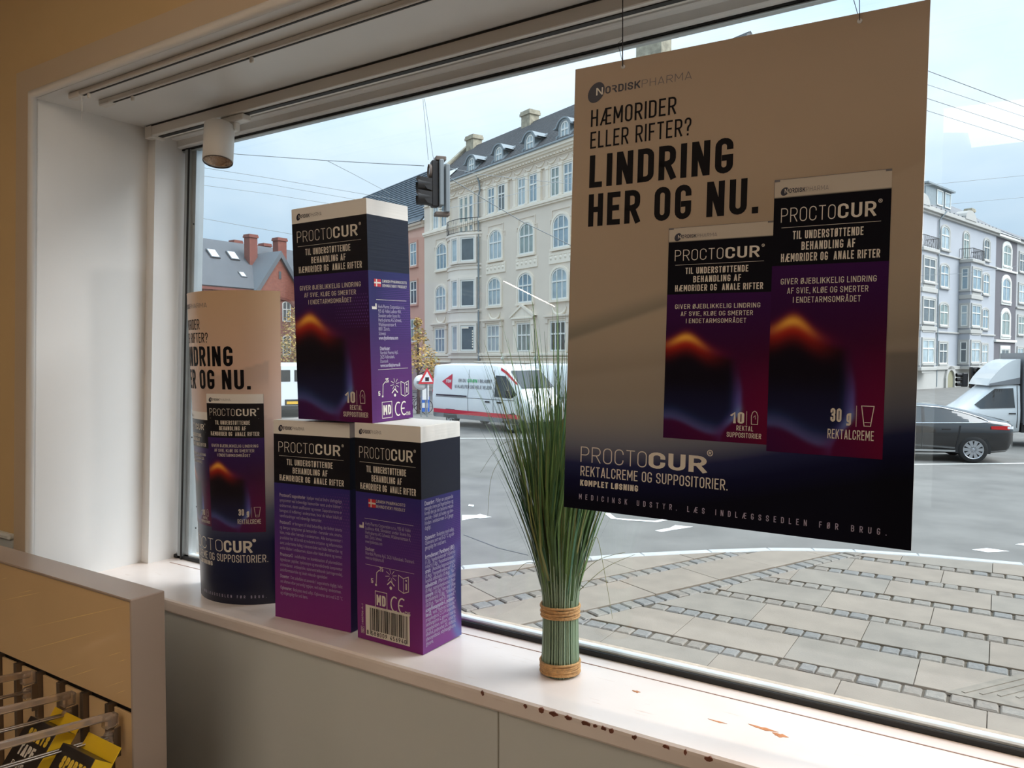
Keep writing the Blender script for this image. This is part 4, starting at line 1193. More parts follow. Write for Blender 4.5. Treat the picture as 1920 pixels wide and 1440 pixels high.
M_wire = mat('hook_steel', (170, 160, 150), .3, metal=.9)
def hook(x, z, label):
    r = empty('display_hook', (x, GF - .004, z), label, 'hook', 'clear plastic price hooks on the display rack')
    tilt = Matrix.Rotation(-.13, 4, 'X')
    MB().box(-.012, .012, -.03, .004, -.012, .020, .004).build('bracket', M_clear, r)
    MB().box(-.010, .010, -.028, .004, -.052, -.020, .006).build('clip', M_clear, r)
    bm = MB().box(-.0055, .0055, -.36, -.01, .004, .022, .003).xf(tilt); bm.build('price_arm', M_clear, r)
    bm = MB()
    for dx in (-.006, .006): bm.tube([(dx, .0, -.035), (dx, -.33, -.035), (dx, -.35, -.022)], .0028, 6)
    bm.xf(tilt).build('wire_prong', M_wire, r)
    MB().box(.012, .016, -.012, .004, -.085, -.012, .001).build('hook_plate', M_rackd, r)
    return r
hooks = [(68, 1272, 'clear hook nearest the left picture edge of the rack'), (143, 1312, 'clear hook in the middle of the three on the rack'), (222, 1352, 'clear hook beside the white end of the rack')]
HP = []
for px, py, lb in hooks:
    p = on_y(px - 10, py, GF - .01); HP.append(p); hook(p.x, p.z, lb)
M_yel = mat('yellow_card', (226, 184, 30), .4)
M_blk = mat('black_card', (40, 33, 30), .35)
M_yink = mat('yellow_ink', (222, 186, 60), .5)
def tape_pack(loc, label, rz):
    r = empty('tape_pack', loc, label, 'boxed tape', 'black and yellow tape packs on the rack hooks')
    r.rotation_euler = (-.62, 0, rz)
    w, d, h = .135, .05, .15
    MB().box(-w / 2, w / 2, 0, d, 0, h, .001).build('carton', M_blk, r)
    bm = MB().box(w / 2 - .001, w / 2 + .0012, .001, d - .001, .002, h)
    bm.build('side_flap', M_yel, r, label='yellow side flap')
    MB().box(-w / 2, w / 2, d - .002, d, h, h + .034, .0005).build('hang_tab', M_yel, r, label='yellow hang tab')
    f2 = Plane((-w / 2, 0, 0), (w, 0, 0), (0, 0, h), .0005)
    bm = MB(); put_text(bm, f2, 'SPORTS', .22, .92, .70, .17, .22, .46, .1); bm.build('lettering', M_yink, r, label='yellow lettering')
    bm = MB(); put_text(bm, f2, 'TAPE', .22, .72, .46, .17, .22, .46, .1); put_text(bm, f2, 'ELASTIC', .22, .62, .28, .09, .16, .46, .1); bm.build('lettering', M_inkw, r)
def at_rack(px, py, y): return on_y(px, py, y)
tape_pack(at_rack(72, 1545, .80), 'black and yellow tape pack hanging lowest, nearest the end of the rack', 0)
tape_pack(at_rack(12, 1478, .84), 'black and yellow tape pack hanging behind the front pack', 0)
# ================================================================== outside: paving, road
PZ, RZ = -2.63, -2.75
K = 2.63
M_slab = [mat('paving_concrete_%s' % n, c, .62, var=.14, scale=3.5, bump=.25, bscale=70) for n, c in (('warm', (131, 120, 107)), ('grey', (126, 118, 107)), ('pale', (134, 123, 110)))]
M_cob = [mat('granite_sett_%s' % n, c, .6, var=.2, scale=25, bump=.5, bscale=60) for n, c in (('pale', (124, 118, 109)), ('blue', (114, 112, 108)), ('warm', (119, 111, 101)))]
M_bed = mat('joint_sand', (84, 76, 64), .95, var=.2, scale=20)
M_asph = mat('grey_asphalt', (112, 110, 106), .8, var=.22, scale=1.2, bump=.35, bscale=120)
M_kerb = mat('granite_kerb', (176, 177, 176), .6, var=.12, scale=12)
M_mark = mat('white_road_paint', (226, 228, 226), .6, var=.15, scale=6)
b = MB().box(-150, 150, 1.95, 190, RZ - .2, RZ); road = struct(b, 'road', M_asph, 'grey asphalt road outside the window')

kerb_line = [(-2.75, 2.2), (-2.45, 2.60), (-2.17, 2.93), (-1.93, 3.2), (-1.54, 3.62), (-1.27, 3.87), (-1.02, 4.08), (-.82, 4.20), (-.63, 4.29), (-.34, 4.38), (.11, 4.46), (.8, 4.52), (1.9, 4.56)]
kerb_line = [(x * K, y * K) for x, y in kerb_line]
def clip(poly, a, b_):
    """Keep the part of a polygon left of the line a->b."""
    out = []; n = len(poly)
    def sd(p): return (b_[0] - a[0]) * (p[1] - a[1]) - (b_[1] - a[1]) * (p[0] - a[0])
    for i in range(n):
        p, q = poly[i], poly[(i + 1) % n]; sp, sq = sd(p), sd(q)
        if sp >= 0: out.append(p)
        if (sp >= 0) != (sq >= 0):
            t = sp / (sp - sq); out.append((p[0] + (q[0] - p[0]) * t, p[1] + (q[1] - p[1]) * t))
    return out
def area(p): return .5 * sum(p[i][0] * p[(i + 1) % len(p)][1] - p[(i + 1) % len(p)][0] * p[i][1] for i in range(len(p))) if len(p) > 2 else 0
def shrink(p, d):
    c = (sum(q[0] for q in p) / len(p), sum(q[1] for q in p) / len(p))
    out = []
    n = len(p)
    for i in range(n):
        a, q, e = Vector(p[i - 1]), Vector(p[i]), Vector(p[(i + 1) % n])
        d1, d2 = (q - a), (e - q)
        if d1.length < 1e-6 or d2.length < 1e-6: continue
        d1.normalize(); d2.normalize()
        n1, n2 = Vector((-d1.y, d1.x)), Vector((-d2.y, d2.x)); m = n1 + n2
        m = m / max(m.length_squared, .5) * 2 if m.length > 1e-6 else n1
        out.append(tuple(q + m * d))
    return out
pav = empty('pavement', (0, 6, PZ - .05), kind='structure'); tag(pav, 'pavement of large slabs and granite setts outside the window')
PO = pav.location.copy()
outer = [(-2.75 * K, 1.98), (1.9 * K, 1.98)] + [(x, y) for x, y in kerb_line[::-1]]
MB().prism(outer, PZ - .25, PZ - .022, 'xy').build('bed', M_bed, pav, PO)
def stone(poly, m, name, dz=0.0, th=.05, bev=.003, gap=.003):
    p = shrink(poly, gap)
    if len(p) < 3 or area(p) < .004: return None
    q = shrink(p, bev)
    if len(q) != len(p) or area(q) <= 0: q = p
    n = len(p); z = PZ + dz
    vs = [(x, y, z) for x, y in q] + [(x, y, z - bev) for x, y in p] + [(x, y, z - th) for x, y in p]
    fs = [tuple(range(n))] + [(i + n, (i + 1) % n + n, (i + 1) % n, i) for i in range(n)] + [(i + 2 * n, (i + 1) % n + 2 * n, (i + 1) % n + n, i + n) for i in range(n)]
    return vs, fs
DIA, DIB = (-1.35 * K, 2.61 * K), (-.63 * K, 4.19 * K)         # the diagonal row of setts where two slab fields meet
dd = Vector((DIB[0] - DIA[0], DIB[1] - DIA[1])).normalized(); dn = Vector((-dd.y, dd.x))
def dpt(a, c): p = Vector(DIA) + dd * a + dn * c; return (p.x, p.y)
rp = random.Random(5)
kerb_in = [(x + .0, y) for x, y in kerb_line]
def clip_kerb(p):
    for a, c in zip(kerb_in[:-1], kerb_in[1:]):
        d = Vector((c[0] - a[0], c[1] - a[1])).normalized(); nn = Vector((d.y, -d.x)) * .16
        p = clip(p, (c[0] + nn.x, c[1] + nn.y), (a[0] + nn.x, a[1] + nn.y))
        if len(p) < 3: return p
    return p
setts = []
def lay(field, x0, x1, y0, y1, tf, side, row0, phase):
    """Rows of slabs with a row of setts between, in the field's own frame; tf maps to the ground."""
    pitch, L, row = .8285, 1.015, .617
    k = 0; y = row0
    while y < y1:
        if y + pitch > y0:
            xs_ = x0 + (phase if k % 2 else 0) - L
            while xs_ < x1:
                p = [tf(xs_, y), tf(xs_ + L, y), tf(xs_ + L, y + row), tf(xs_, y + row)]
                if area(p) < 0: p = p[::-1]
                p = side(p)
                if len(p) >= 3: p = clip_kerb(p)
                if len(p) >= 3:
                    g = stone(p, None, 'paving_slab', rp.uniform(-.003, .003))
                    if g: MB().add(*g).build('paving_slab', rp.choice(M_slab), pav, PO)
                xs_ += L
            xc = x0
            while xc < x1:
                l = rp.uniform(.125, .175)
                p = [tf(xc + .0, y + row + .022 + rp.uniform(0, .012)), tf(xc + l, y + row + .022 + rp.uniform(0, .012)), tf(xc + l, y + pitch - .018 - rp.uniform(0, .012)), tf(xc, y + pitch - .018 - rp.uniform(0, .012))]
                if area(p) < 0: p = p[::-1]
                p = side(p)
                if len(p) >= 3: p = clip_kerb(p)
                if len(p) >= 3 and area(p) > .008: setts.append(p)
                xc += l + rp.uniform(.012, .03)
        y += pitch; k += 1
dw = .11                                                  # half width of the diagonal sett row
RIB = [tuple(on_z(*q, PZ)[:2]) for q in ((1772, 1299), (1925, 1262), (1990, 1292), (1990, 1345))]
RIBa, RIBb = RIB[0], RIB[1]
def side_right(p):
    return clip(p, dpt(40, -dw), dpt(-40, -dw))
def side_left(p): return clip(p, dpt(-40, dw), dpt(40, dw))
lay('right', -4.6, 4.3, 5.0, 12.2, lambda x, y: (x, y), side_right, 2.600 * K - .8285 * 2, .5 * 1.015)
lay('left', -8.0, 6.0, 0, 9.5, lambda a, c: dpt(a, dw + c), side_left, .012, .45)
a = -3.2
while a < 6.5:                                            # the diagonal row itself
    l = rp.uniform(.125, .175)
    p = [dpt(a, -dw + .02), dpt(a + l, -dw + .02), dpt(a + l, dw - .02), dpt(a, dw - .02)]
    p = clip_kerb(p if area(p) > 0 else p[::-1])
    if len(p) >= 3 and area(p) > .008: setts.append(p)
    a += l + rp.uniform(.012, .03)
def seen(p):
    c = Vector((sum(q[0] for q in p) / len(p), sum(q[1] for q in p) / len(p), PZ))
    w = c.dot(FW); x, y = 960 + F * c.dot(RX) / w, 720 + F * c.dot(DN) / w
    return (0 if (-20 < x < 1940 and y < 1440) else 1, c.length)
setts.sort(key=seen)
for p in setts[:295]:
    g = stone(p, None, 'granite_sett', rp.uniform(-.004, .006), .06, .012, 0)
    if g: MB().add(*g).build('granite_sett', rp.choice(M_cob), pav, PO)
bm = MB()
for p in setts[295:]:
    g = stone(p, None, '', rp.uniform(-.004, .006), .06, .012, 0)
    if g: bm.add(*g)
bm.build('far_setts', M_cob[0], pav, PO, kind='stuff')
# ribbed guide slab
rc = RIB
bm = MB(); bm.prism(rc if area(rc) > 0 else rc[::-1], PZ - .01, PZ + .008, 'xy')
e = Vector(rc[1]) - Vector(rc[0]); e.normalize(); nn = Vector((e.y, -e.x))
if (Vector(rc[3]) - Vector(rc[0])).dot(nn) < 0: nn = -nn
for k in range(9):
    o_ = Vector(rc[0]) + nn * (.05 + .075 * k) + e * (.12 + .10 * k)
    bm.prism([tuple(o_), tuple(o_ + e * 1.6), tuple(o_ + e * 1.6 + nn * .03), tuple(o_ + nn * .03)], PZ + .007, PZ + .014, 'xy')
bm.build('ribbed_slab', mat('ribbed_concrete', (122, 114, 102), .7, var=.2, scale=10), pav, PO)
# kerb stones
for a, c in zip(kerb_line[:-1], kerb_line[1:]):
    A_, C_ = Vector(a), Vector(c); d = C_ - A_; n = max(1, round(d.length / 1.0)); u = d.normalized(); w = Vector((u.y, -u.x))
    for k in range(n):
        p, q = A_ + d * (k / n) + u * .004, A_ + d * ((k + 1) / n) - u * .004
        poly = [tuple(p + w * .15), tuple(p), tuple(q), tuple(q + w * .15)]
        poly = poly if area(poly) > 0 else poly[::-1]
        ins = shrink(poly, .012); n4 = 4
        vs = [(x, y, PZ + .004) for x, y in ins] + [(x, y, PZ - .008) for x, y in poly] + [(x, y, RZ - .02) for x, y in poly]
        fs = [(0, 1, 2, 3)] + [(i + 4, (i + 1) % 4 + 4, (i + 1) % 4, i) for i in range(4)] + [(i + 8, (i + 1) % 4 + 8, (i + 1) % 4 + 4, i + 4) for i in range(4)]
        MB().add(vs, fs).build('kerbstone', M_kerb, pav, PO)
# road paint
def paint(pts, name, lab=None, thick=None):
    P = [on_z(px, py, RZ) for px, py in pts]
    bm = MB(); zz = RZ + .004
    if thick: vs, fs = ribbon([Vector((p.x, p.y)) for p in P], False, thick); bm.add([(q.x, q.y, zz) for q in vs], fs)
    else: bm.add([(p.x, p.y, zz) for p in P], [tuple(range(len(P)))])
    return bm.build(name, M_mark, road, label=lab)
paint([(866, 966), (893, 966), (900, 964), (922, 970), (900, 972), (893, 971), (866, 976)], 'lane_arrow', 'white arrow left of the grass')
paint([(879, 946), (889, 947), (888, 950), (878, 949)], 'paint_fleck')
paint([(1140, 964), (1150, 972), (1180, 975), (1230, 978), (1262, 972)], 'bicycle_marking', 'curved white bicycle symbol', .10)
paint([(1228, 995), (1256, 990), (1266, 985), (1300, 988), (1282, 991), (1262, 994), (1240, 998)], 'bicycle_marking')
paint([(1822, 1031), (1850, 1028), (1893, 1034), (1852, 1036)], 'lane_arrow', 'white arrow right of the poster')
paint([(1903, 1021), (1940, 1016), (1990, 1026), (1940, 1026)], 'lane_arrow')
paint([(560, 822), (1060, 822)], 'lane_line', None, .12)
paint([(1700, 871), (2000, 868)], 'lane_line', None, .14)
paint([(870, 1003), (935, 1028), (990, 1041)], 'asphalt_seam', None, .02).data.materials[0] = mat('tar_seam', (84, 86, 88), .6)

# ================================================================== houses
M_pane = [mat('window_pane_%s' % n, c, .06, spec=.9, var=.35, scale=.9) for n, c in (('pale', (176, 192, 198)), ('dark', (92, 102, 106)), ('blue', (142, 164, 176)), ('teal', (142, 158, 154)))]
M_sash = mat('white_sash', (226, 226, 220), .5)
WCACHE = {}
def strip(mb, pts, w, y0, y1, closed=False):
    vs, fs = ribbon([Vector(p) for p in pts], closed, w); n = len(vs)
    mb.add([(p.x, y0, p.y) for p in vs] + [(p.x, y1, p.y) for p in vs], fs + [(f[0], f[0] + n, f[3] + n, f[3]) for f in fs] + [(f[1], f[2], f[2] + n, f[1] + n) for f in fs])
def outline(w, h, rise, d=0.0, n=10):
    """Window outline counter-clockwise from bottom left; rise = height of the arched head within h."""
    x = w / 2 - d
    if rise <= 0: return [(-x, d), (x, d), (x, h - d), (-x, h - d)]
    return [(-x, d), (x, d)] + [(x * math.cos(PI * k / n), (h - rise) + (rise - d) * math.sin(PI * k / n)) for k in range(n + 1)]
def window_meshes(w, h, rise, cols, tr, surround):
    key = (round(w, 2), round(h, 2), round(rise, 2), cols, tr, surround)
    if key in WCACHE: return WCACHE[key]
    fr, pn, su = MB(), MB(), MB()
    strip(fr, outline(w, h, rise, .05), .10, -.06, .0, True)
    zt_ = h * tr
    for c in range(1, cols):
        x = -w / 2 + w * c / cols
        top = h - rise + rise * math.sqrt(max(0, 1 - (2 * x / w) ** 2)) if rise > 0 else h
        strip(fr, [(x, .05), (x, top - .06)], .085, -.055, 0)
    if tr < 1: strip(fr, [(-w / 2 + .06, zt_), (w / 2 - .06, zt_)], .10, -.065, 0)
    pn.add([(x, -.012, z) for x, z in outline(w, h, rise, .03)], [tuple(range(len(outline(w, h, rise))))])
    if surround:
        strip(su, outline(w, h, rise, -.09)[1:] + outline(w, h, rise, -.09)[:1], .16, -.10, 0)
        su.box(-w / 2 - .2, w / 2 + .2, -.18, 0, -.17, -.02)
    WCACHE[key] = (fr.mesh('window', M_sash), [pn.mesh('pane', m) for m in M_pane], su.mesh('surround', None) if surround else None)
    return WCACHE[key]
rw = random.Random(21)
def add_window(house, s, z, w, h, rise=0, cols=3, tr=.62, msur=None, y=0.0, rot=0.0, pane=None):
    fr, pns, su = window_meshes(w, h, rise, cols, tr, msur is not None)
    o = link_mesh('window', fr, house, (s, y, z), rotz=rot)
    link_mesh('pane', pns[rw.choices((0, 1, 2, 3), (3, 2, 3, 2))[0] if pane is None else pane], o)
    if su:
        if not su.materials: su.materials.append(msur)
        link_mesh('surround', su, o)
    return o
M_slate = mat('dark_slate_roof', (88, 88, 90), .6, var=.35, scale=2.2, bump=.5, bscale=6, stretch=(1, 1, 3))
M_zinc = mat('grey_zinc', (140, 150, 154), .45, metal=.2, var=.15, scale=5)
M_chim = mat('weathered_chimney', (168, 160, 140), .9, var=.35, scale=3)
M_iron = mat('wrought_iron', (46, 46, 48), .5)
def roof_slab(house, pts, m, th=.12):
    """Sloping quad given as (s, y, z) corners, with thickness."""
    P = [Vector(p) for p in pts]; n = (P[1] - P[0]).cross(P[3] - P[0]).normalized() * th
    vs = P + [p - n for p in P]
    MB().add(vs, [(0, 1, 2, 3), (7, 6, 5, 4), (0, 4, 5, 1), (1, 5, 6, 2), (2, 6, 7, 3), (3, 7, 4, 0)]).build('roof', m, house)
def slate_courses(house, s0, s1, y0, z0, y1, z1, n, m):
    bm = MB()
    for k in range(n):
        t = (k + .5) / n; y, z = y0 + (y1 - y0) * t, z0 + (z1 - z0) * t
        bm.box(s0, s1, y - .015, y + .04, z - .02, z + .02)
    bm.build('slate_courses', m, house, kind='stuff')
def chimney(house, s, y, z0, z1, w, d, m):
    bm = MB().box(s - w / 2, s + w / 2, y - d / 2, y + d / 2, z0, z1)
    bm.box(s - w / 2 - .1, s + w / 2 + .1, y - d / 2 - .1, y + d / 2 + .1, z1 - .35, z1 - .15); bm.box(s - w / 2 - .06, s + w / 2 + .06, y - d / 2 - .06, y + d / 2 + .06, z1 - .15, z1)
    bm.build('chimney', m, house)
def railing(house, pts, z0, z1, name='balcony_railing', step=.16):
    bm = MB()
    bm.tube([(a, c, z1) for a, c in pts], .03, 6); bm.tube([(a, c, z0) for a, c in pts], .025, 6)
    for (a, c), (e, g) in zip(pts[:-1], pts[1:]):
        L = math.hypot(e - a, g - c); n = max(1, int(L / step))
        for k in range(n):
            t = k / n; bm.tube([(a + (e - a) * t, c + (g - c) * t, z0), (a + (e - a) * t, c + (g - c) * t - .04, (z0 + z1) / 2), (a + (e - a) * t, c + (g - c) * t, z1)], .014, 4, False)
    bm.build(name, M_iron, house)

# ---------------- the pale grey corner house (main facade)
FD = Vector((.92876, -.37067, 0)); FO = Vector((-31.249, 46.525, 0))
M_stuc = mat('pale_grey_stucco', (222, 209, 193), .85, var=.05, scale=.6, bump=.05, bscale=8)
M_stucw = mat('white_stucco_trim', (236, 225, 208), .8, var=.04, scale=1.5)
house = empty('apartment_house', mat4=frame4(FO, FD), label='pale grey apartment house with arched windows, round bay and four dormers', cat='building')
MB().box(-10.75, 19.0, 0, 11, -2.9, 14.0).build('wall', M_stuc, house)
M_plinth = mat('shop_floor_stucco', (192, 178, 166), .85, var=.1, scale=1.5)
MB().box(-10.75, 19.0, -.14, .02, -2.9, -.30).build('ground_storey', M_plinth, house)
bm = MB()
for z in np.arange(-2.5, -.4, .42): bm.box(-10.75, 19.0, -.15, -.13, z, z + .03)
bm.build('ground_storey_joint', mat('joint_brown', (150, 138, 128), .9), house)
bm = MB()                                           # cornice, string courses
for y0, z0, z1 in ((-.55, 13.64, 13.88), (-.42, 13.50, 13.66), (-.26, 13.36, 13.52), (-.12, 13.24, 13.32), (-.14, 12.66, 12.74)): bm.box(-10.75, 19.0, y0, .02, z0, z1, .02)
bm.build('cornice', M_stucw, house)
bm = MB()
for y0, z0, z1 in ((-.22, 10.34, 10.54), (-.14, 10.22, 10.34), (-.20, .16, .34), (-.12, -.02, .10), (-.24, -.36, -.22)): bm.box(-10.75, 19.0, y0, .02, z0, z1, .02)
bm.build('string_course', M_stucw, house)
bm = MB()
s_ = -10.6
while s_ < 18.9: bm.box(s_, s_ + .16, -.30, -.10, 13.30, 13.40); s_ += .34
bm.build('dentils', M_stucw, house, kind='stuff')
bm = MB(); s_ = -10.3                                # frieze of swags
while s_ < 18.5:
    pts = [(s_ + .95 * t, -.03, 13.14 - .26 * math.sin(PI * t)) for t in np.linspace(0, 1, 7)]
    bm.tube(pts, [.03, .05, .075, .085, .075, .05, .03], 5, False); bm.tube([(s_, -.02, 13.16), (s_, -.02, 12.86)], .04, 4); s_ += 1.26
bm.build('swag_frieze', M_stucw, house, kind='stuff')
for s_ in (-7.95, .12, 3.92, 7.62, 11.4, 15.2):      # top storey pairs with pilasters
    for d in (-.66, .66): add_window(house, s_ + d - (.1 if s_ < -5 else 0), 10.62, .92, 1.93, 0, 2, .64, M_stucw)
    for d in (-1.42, 0, 1.42): 
        bm = MB().box(s_ + d - .15, s_ + d + .15, -.16, .02, 10.56, 12.66, .02); bm.box(s_ + d - .20, s_ + d + .20, -.20, .02, 12.5, 12.66, .02); bm.box(s_ + d - .20, s_ + d + .20, -.20, .02, 10.54, 10.70, .02); bm.build('pilaster', M_stucw, house)
for s_ in (-7.80, .0, 3.80, 7.56, 11.35, 15.1):
    add_window(house, s_, 7.22, 1.66, 2.15, .62, 3, .58, M_stucw)
    bm = MB(); strip(bm, [(s_ - 1.15, 8.9), (s_ - 1.15, 9.15), (s_ - .95, 9.15), (s_ - .95, 9.75), (s_ + .95, 9.75), (s_ + .95, 9.15), (s_ + 1.15, 9.15), (s_ + 1.15, 8.9)], .06, -.05, 0); bm.build('hood_moulding', M_stuc, house)
    if s_ > -5:                                      # relief panel below
        bm = MB().box(s_ - 1.25, s_ + 1.25, -.08, .02, 6.22, 6.98, .02)
        for k in range(5):
            c_ = s_ - 1.0 + k * .5
            bm.lathe([(0, .05), (.11, .03), (.15, -.02)], (c_, -.08, 6.6), 8, Matrix.Rotation(PI / 2, 4, 'X')); bm.box(c_ - .17, c_ + .17, -.11, -.07, 6.78, 6.82)
        bm.build('relief_panel', M_stucw, house)
    w_ = add_window(house, s_ - .15, 3.86, 1.64, 2.05, .56, 3, .58, M_stucw)
    bm = MB()                                        # garland below
    bm.tube([(s_ - .15 + .68 * math.cos(t), -.04, 3.35 + .5 * math.sin(t)) for t in np.linspace(PI, 2 * PI, 11)], [.04, .07, .09, .10, .11, .11, .11, .10, .09, .07, .04], 5, False)
    bm.build('garland', M_stucw, house)
    add_window(house, s_ - .28, .46, 1.60, 1.98, 0, 3, .58, M_stucw)
    bm = MB()
    for d in (-1.08, 1.08): bm.box(s_ - .28 + d - .11, s_ - .28 + d + .11, -.14, .02, .40, 2.62, .02); bm.box(s_ - .28 + d - .15, s_ - .28 + d + .15, -.20, .02, 2.3, 2.62, .02)
    bm.box(s_ - .28 - 1.3, s_ - .28 + 1.3, -.30, .02, 2.72, 2.86, .02); bm.box(s_ - .28 - 1.2, s_ - .28 + 1.2, -.20, .02, 2.60, 2.72)
    if abs(s_ - 3.8) < .1 or s_ > 14:
        bm.prism([(s_ - 1.62, 2.86), (s_ + 1.06, 2.86), (s_ - .28, 3.62)], -.22, .02, 'xz')
        strip(bm, [(s_ - 1.66, 2.90), (s_ - .28, 3.66), (s_ + 1.10, 2.90)], .14, -.32, .02)
    bm.build('window_surround', M_stuc if s_ != 3.8 else M_stucw, house)
for t_ in (2.0, 5.0, 8.0):                          # street end of the house
    for z, h, rise in ((10.62, 1.93, 0), (7.22, 2.15, .62), (3.86, 2.05, .56), (.46, 1.98, 0)): add_window(house, 19.0, z, 1.6, h, rise, 3, .58, M_stucw, t_, PI / 2)
bm = MB()
for z0, z1 in ((13.64, 13.88), (10.34, 10.54), (.16, .34)): bm.box(18.98, 19.2, 0, 11, z0, z1, .02)
bm.build('string_course', M_stucw, house)
MB().prism([(-.4, 13.9), (11, 13.9), (4.2, 18.1)], 18.8, 18.96, 'yz').build('gable_wall', M_stuc, house)
# round bay with windows
BP = [(-6.5, 0), (-6.1, -.42), (-5.5, -.78), (-4.9, -.95), (-3.62, -.95), (-2.9, -.60), (-2.25, -.22), (-2.08, 0)]
M_bay = mat('white_bay_render', (232, 221, 208), .8, var=.04, scale=1.2)
bay = MB().prism(BP, .12, 9.15, 'xy').build('bay', M_bay, house)
def grow(d): c = (-4.3, .3); return [(c[0] + (x - c[0]) * (1 + d), c[1] + (y - c[1]) * (1 + d) if y < 0 else y) for x, y in BP]
bm = MB()
for z0, z1, d in ((9.15, 9.36, .06), (9.36, 9.50, .12), (7.04, 7.16, .06), (6.76, 6.88, .05), (6.12, 6.24, .05), (3.52, 3.64, .07), (3.64, 3.70, .10), (2.78, 2.9, .05), (.26, .40, .06), (-.02, .12, .04)): bm.prism(grow(d), z0, z1, 'xy')
bm.prism(grow(-.12), -.5, .0, 'xy')
bm.build('bay_moulding', M_bay, bay)
for z, h in ((.56, 1.92), (3.92, 2.02), (7.36, 1.78)):
    for (a, c_), (e, g), wd in (((-4.6, -.95), (-3.62, -.95), .80), ((-3.52, -.90), (-2.3, -.245), 1.22)):
        m_ = ((a + e) / 2, (c_ + g) / 2); rot = math.atan2(g - c_, e - a)
        nx, ny = math.sin(rot), -math.cos(rot)
        add_window(bay, m_[0] + nx * .05, z, wd, h, 0, 1, 1.0, M_bay, m_[1] + ny * .05, rot, pane=1 if wd > 1 else 0)
bm = MB()
f3 = lambda u, v: Vector((-2.91, -.573, 0)) + Vector((.881, .473, 0)) * u + Vector((0, 0, 1)) * v + Vector((.473, -.881, 0)) * .13
for k in range(7): put2d(bm, f3, rect2d(.40, .50, .8 + k * .2, .92 + k * .2))
put2d(bm, f3, rect2d(-.5, .1, 2.25, 2.38)); bm.build('window_sticker', M_stucw, bay, label='white lettering on the lowest bay window')
railing(house, [(a, c_) for a, c_ in grow(.06)], 9.60, 10.6)
for d in (-.72, 0, .72): add_window(house, -4.0 + d * .95, 9.75, .60, 2.75, 0, 1, .72, M_stucw)
# drain pipe
MB().tube([(-2.0, -.5, 13.9), (-1.95, -.2, 13.2), (-1.9, -.16, 12.6), (-2.1, -.16, 12.2), (-2.1, -.16, -2.6)], .07, 8).build('drain_pipe', M_zinc, house)
# roof, dormers, chimneys
ZE, ZRIDGE, TR = 14.36, 18.24, 4.2
def ry(t): return ZE + (ZRIDGE - ZE) * t / TR
roof_slab(house, [(-10.75, -.45, ry(-.45)), (19, -.45, ry(-.45)), (19, TR, ZRIDGE), (-10.6, TR, ZRIDGE)], M_slate, .15)
roof_slab(house, [(19, 9, 14), (-10.75, 9, 14), (-10.6, TR, ZRIDGE), (19, TR, ZRIDGE)], M_slate, .15)
slate_courses(house, -10.4, 19, -.2, ry(-.2) + .02, TR, ZRIDGE + .02, 22, mat('slate_edge', (120, 118, 118), .6, var=.4, scale=9))
MB().prism([(-.5, 13.9), (TR, ZRIDGE + .22), (9.2, 13.9)], -10.8, -10.3, 'yz').build('gable_wall', M_stuc, house)
bm = MB().prism([(-.55, ry(-.55) - .1), (-.55, ry(-.55) + .28), (TR, ZRIDGE + .34), (TR, ZRIDGE - .1)], -10.9, -10.3, 'yz'); bm.build('gable_coping', M_chim, house)
MB().box(-10.75, 19, -.66, -.46, 13.84, 13.97, .03).build('gutter', M_zinc, house)
M_zincp = mat('pale_zinc', (138, 147, 152), .65)
for s_ in (-3.2, .48, 4.22, 7.95, 11.7, 15.4):
    s2 = 46.3 + (s_ - 46.3) * 1.003
    d = MB(); n = 12
    arch = [(s2 - .60, 14.2), (s2 + .60, 14.2)] + [(s2 + .60 * math.cos(PI * k / n), 14.92 + .52 * math.sin(PI * k / n)) for k in range(n + 1)]
    d.prism(arch, .10, 1.3, 'xz')
    dm = d.build('dormer', M_zinc, house)
    hb = MB(); strip(hb, [(s2 - .98, 14.98), (s2 - .78, 15.0)] + [(s2 + .68 * math.cos(PI * k / n), 14.98 + .54 * math.sin(PI * k / n)) for k in range(n - 2, 1, -1)] + [(s2 + .78, 15.0), (s2 + .98, 14.98)], .09, -.12, 1.5)
    hb.build('dormer_hood', M_zincp, dm)
    bm = MB()
    for e in (-1, 1): bm.prism([(-.15, ry(-.15) + .02), (-.15, ry(-.15) + .16), (1.0, ry(1.0) + .16), (1.0, ry(1.0) + .02)], s2 + e * .66 - .06, s2 + e * .66 + .06, 'yz')
    bm.build('dormer_flashing', M_zincp, dm)
    add_window(dm, s2, 14.28, .84, 1.06, .42, 2, .5, M_zinc, .08, pane=0)
for s_, z1, w_ in ((-9.5, 19.1, 1.15), (-1.45, 19.1, 1.1), (11.6, 20.9, 2.2)):
    chimney(house, s_, TR, 17.4, z1, w_, .9, M_chim)
sl = (ZRIDGE - ZE) / TR
MB().add([(s_, t, ry(t) + .12) for s_, t in ((-8.3, .25), (-6.9, .25), (-6.9, 1.05), (-8.3, 1.05))], [(0, 1, 2, 3)]).build('skylight', mat('skylight_glass', (200, 212, 218), .1, spec=.8), house)
bm = MB()
for s_ in (8.9, 5.3, 1.4, 12): bm.lathe([(0, .14), (.10, .10), (.14, 0), (.10, -.10), (0, -.14)], (s_, -.4, -.02), 10); bm.box(s_ - .03, s_ + .03, -.4, -.1, .12, .16)
bm.build('globe_lamp', M_sash, house)

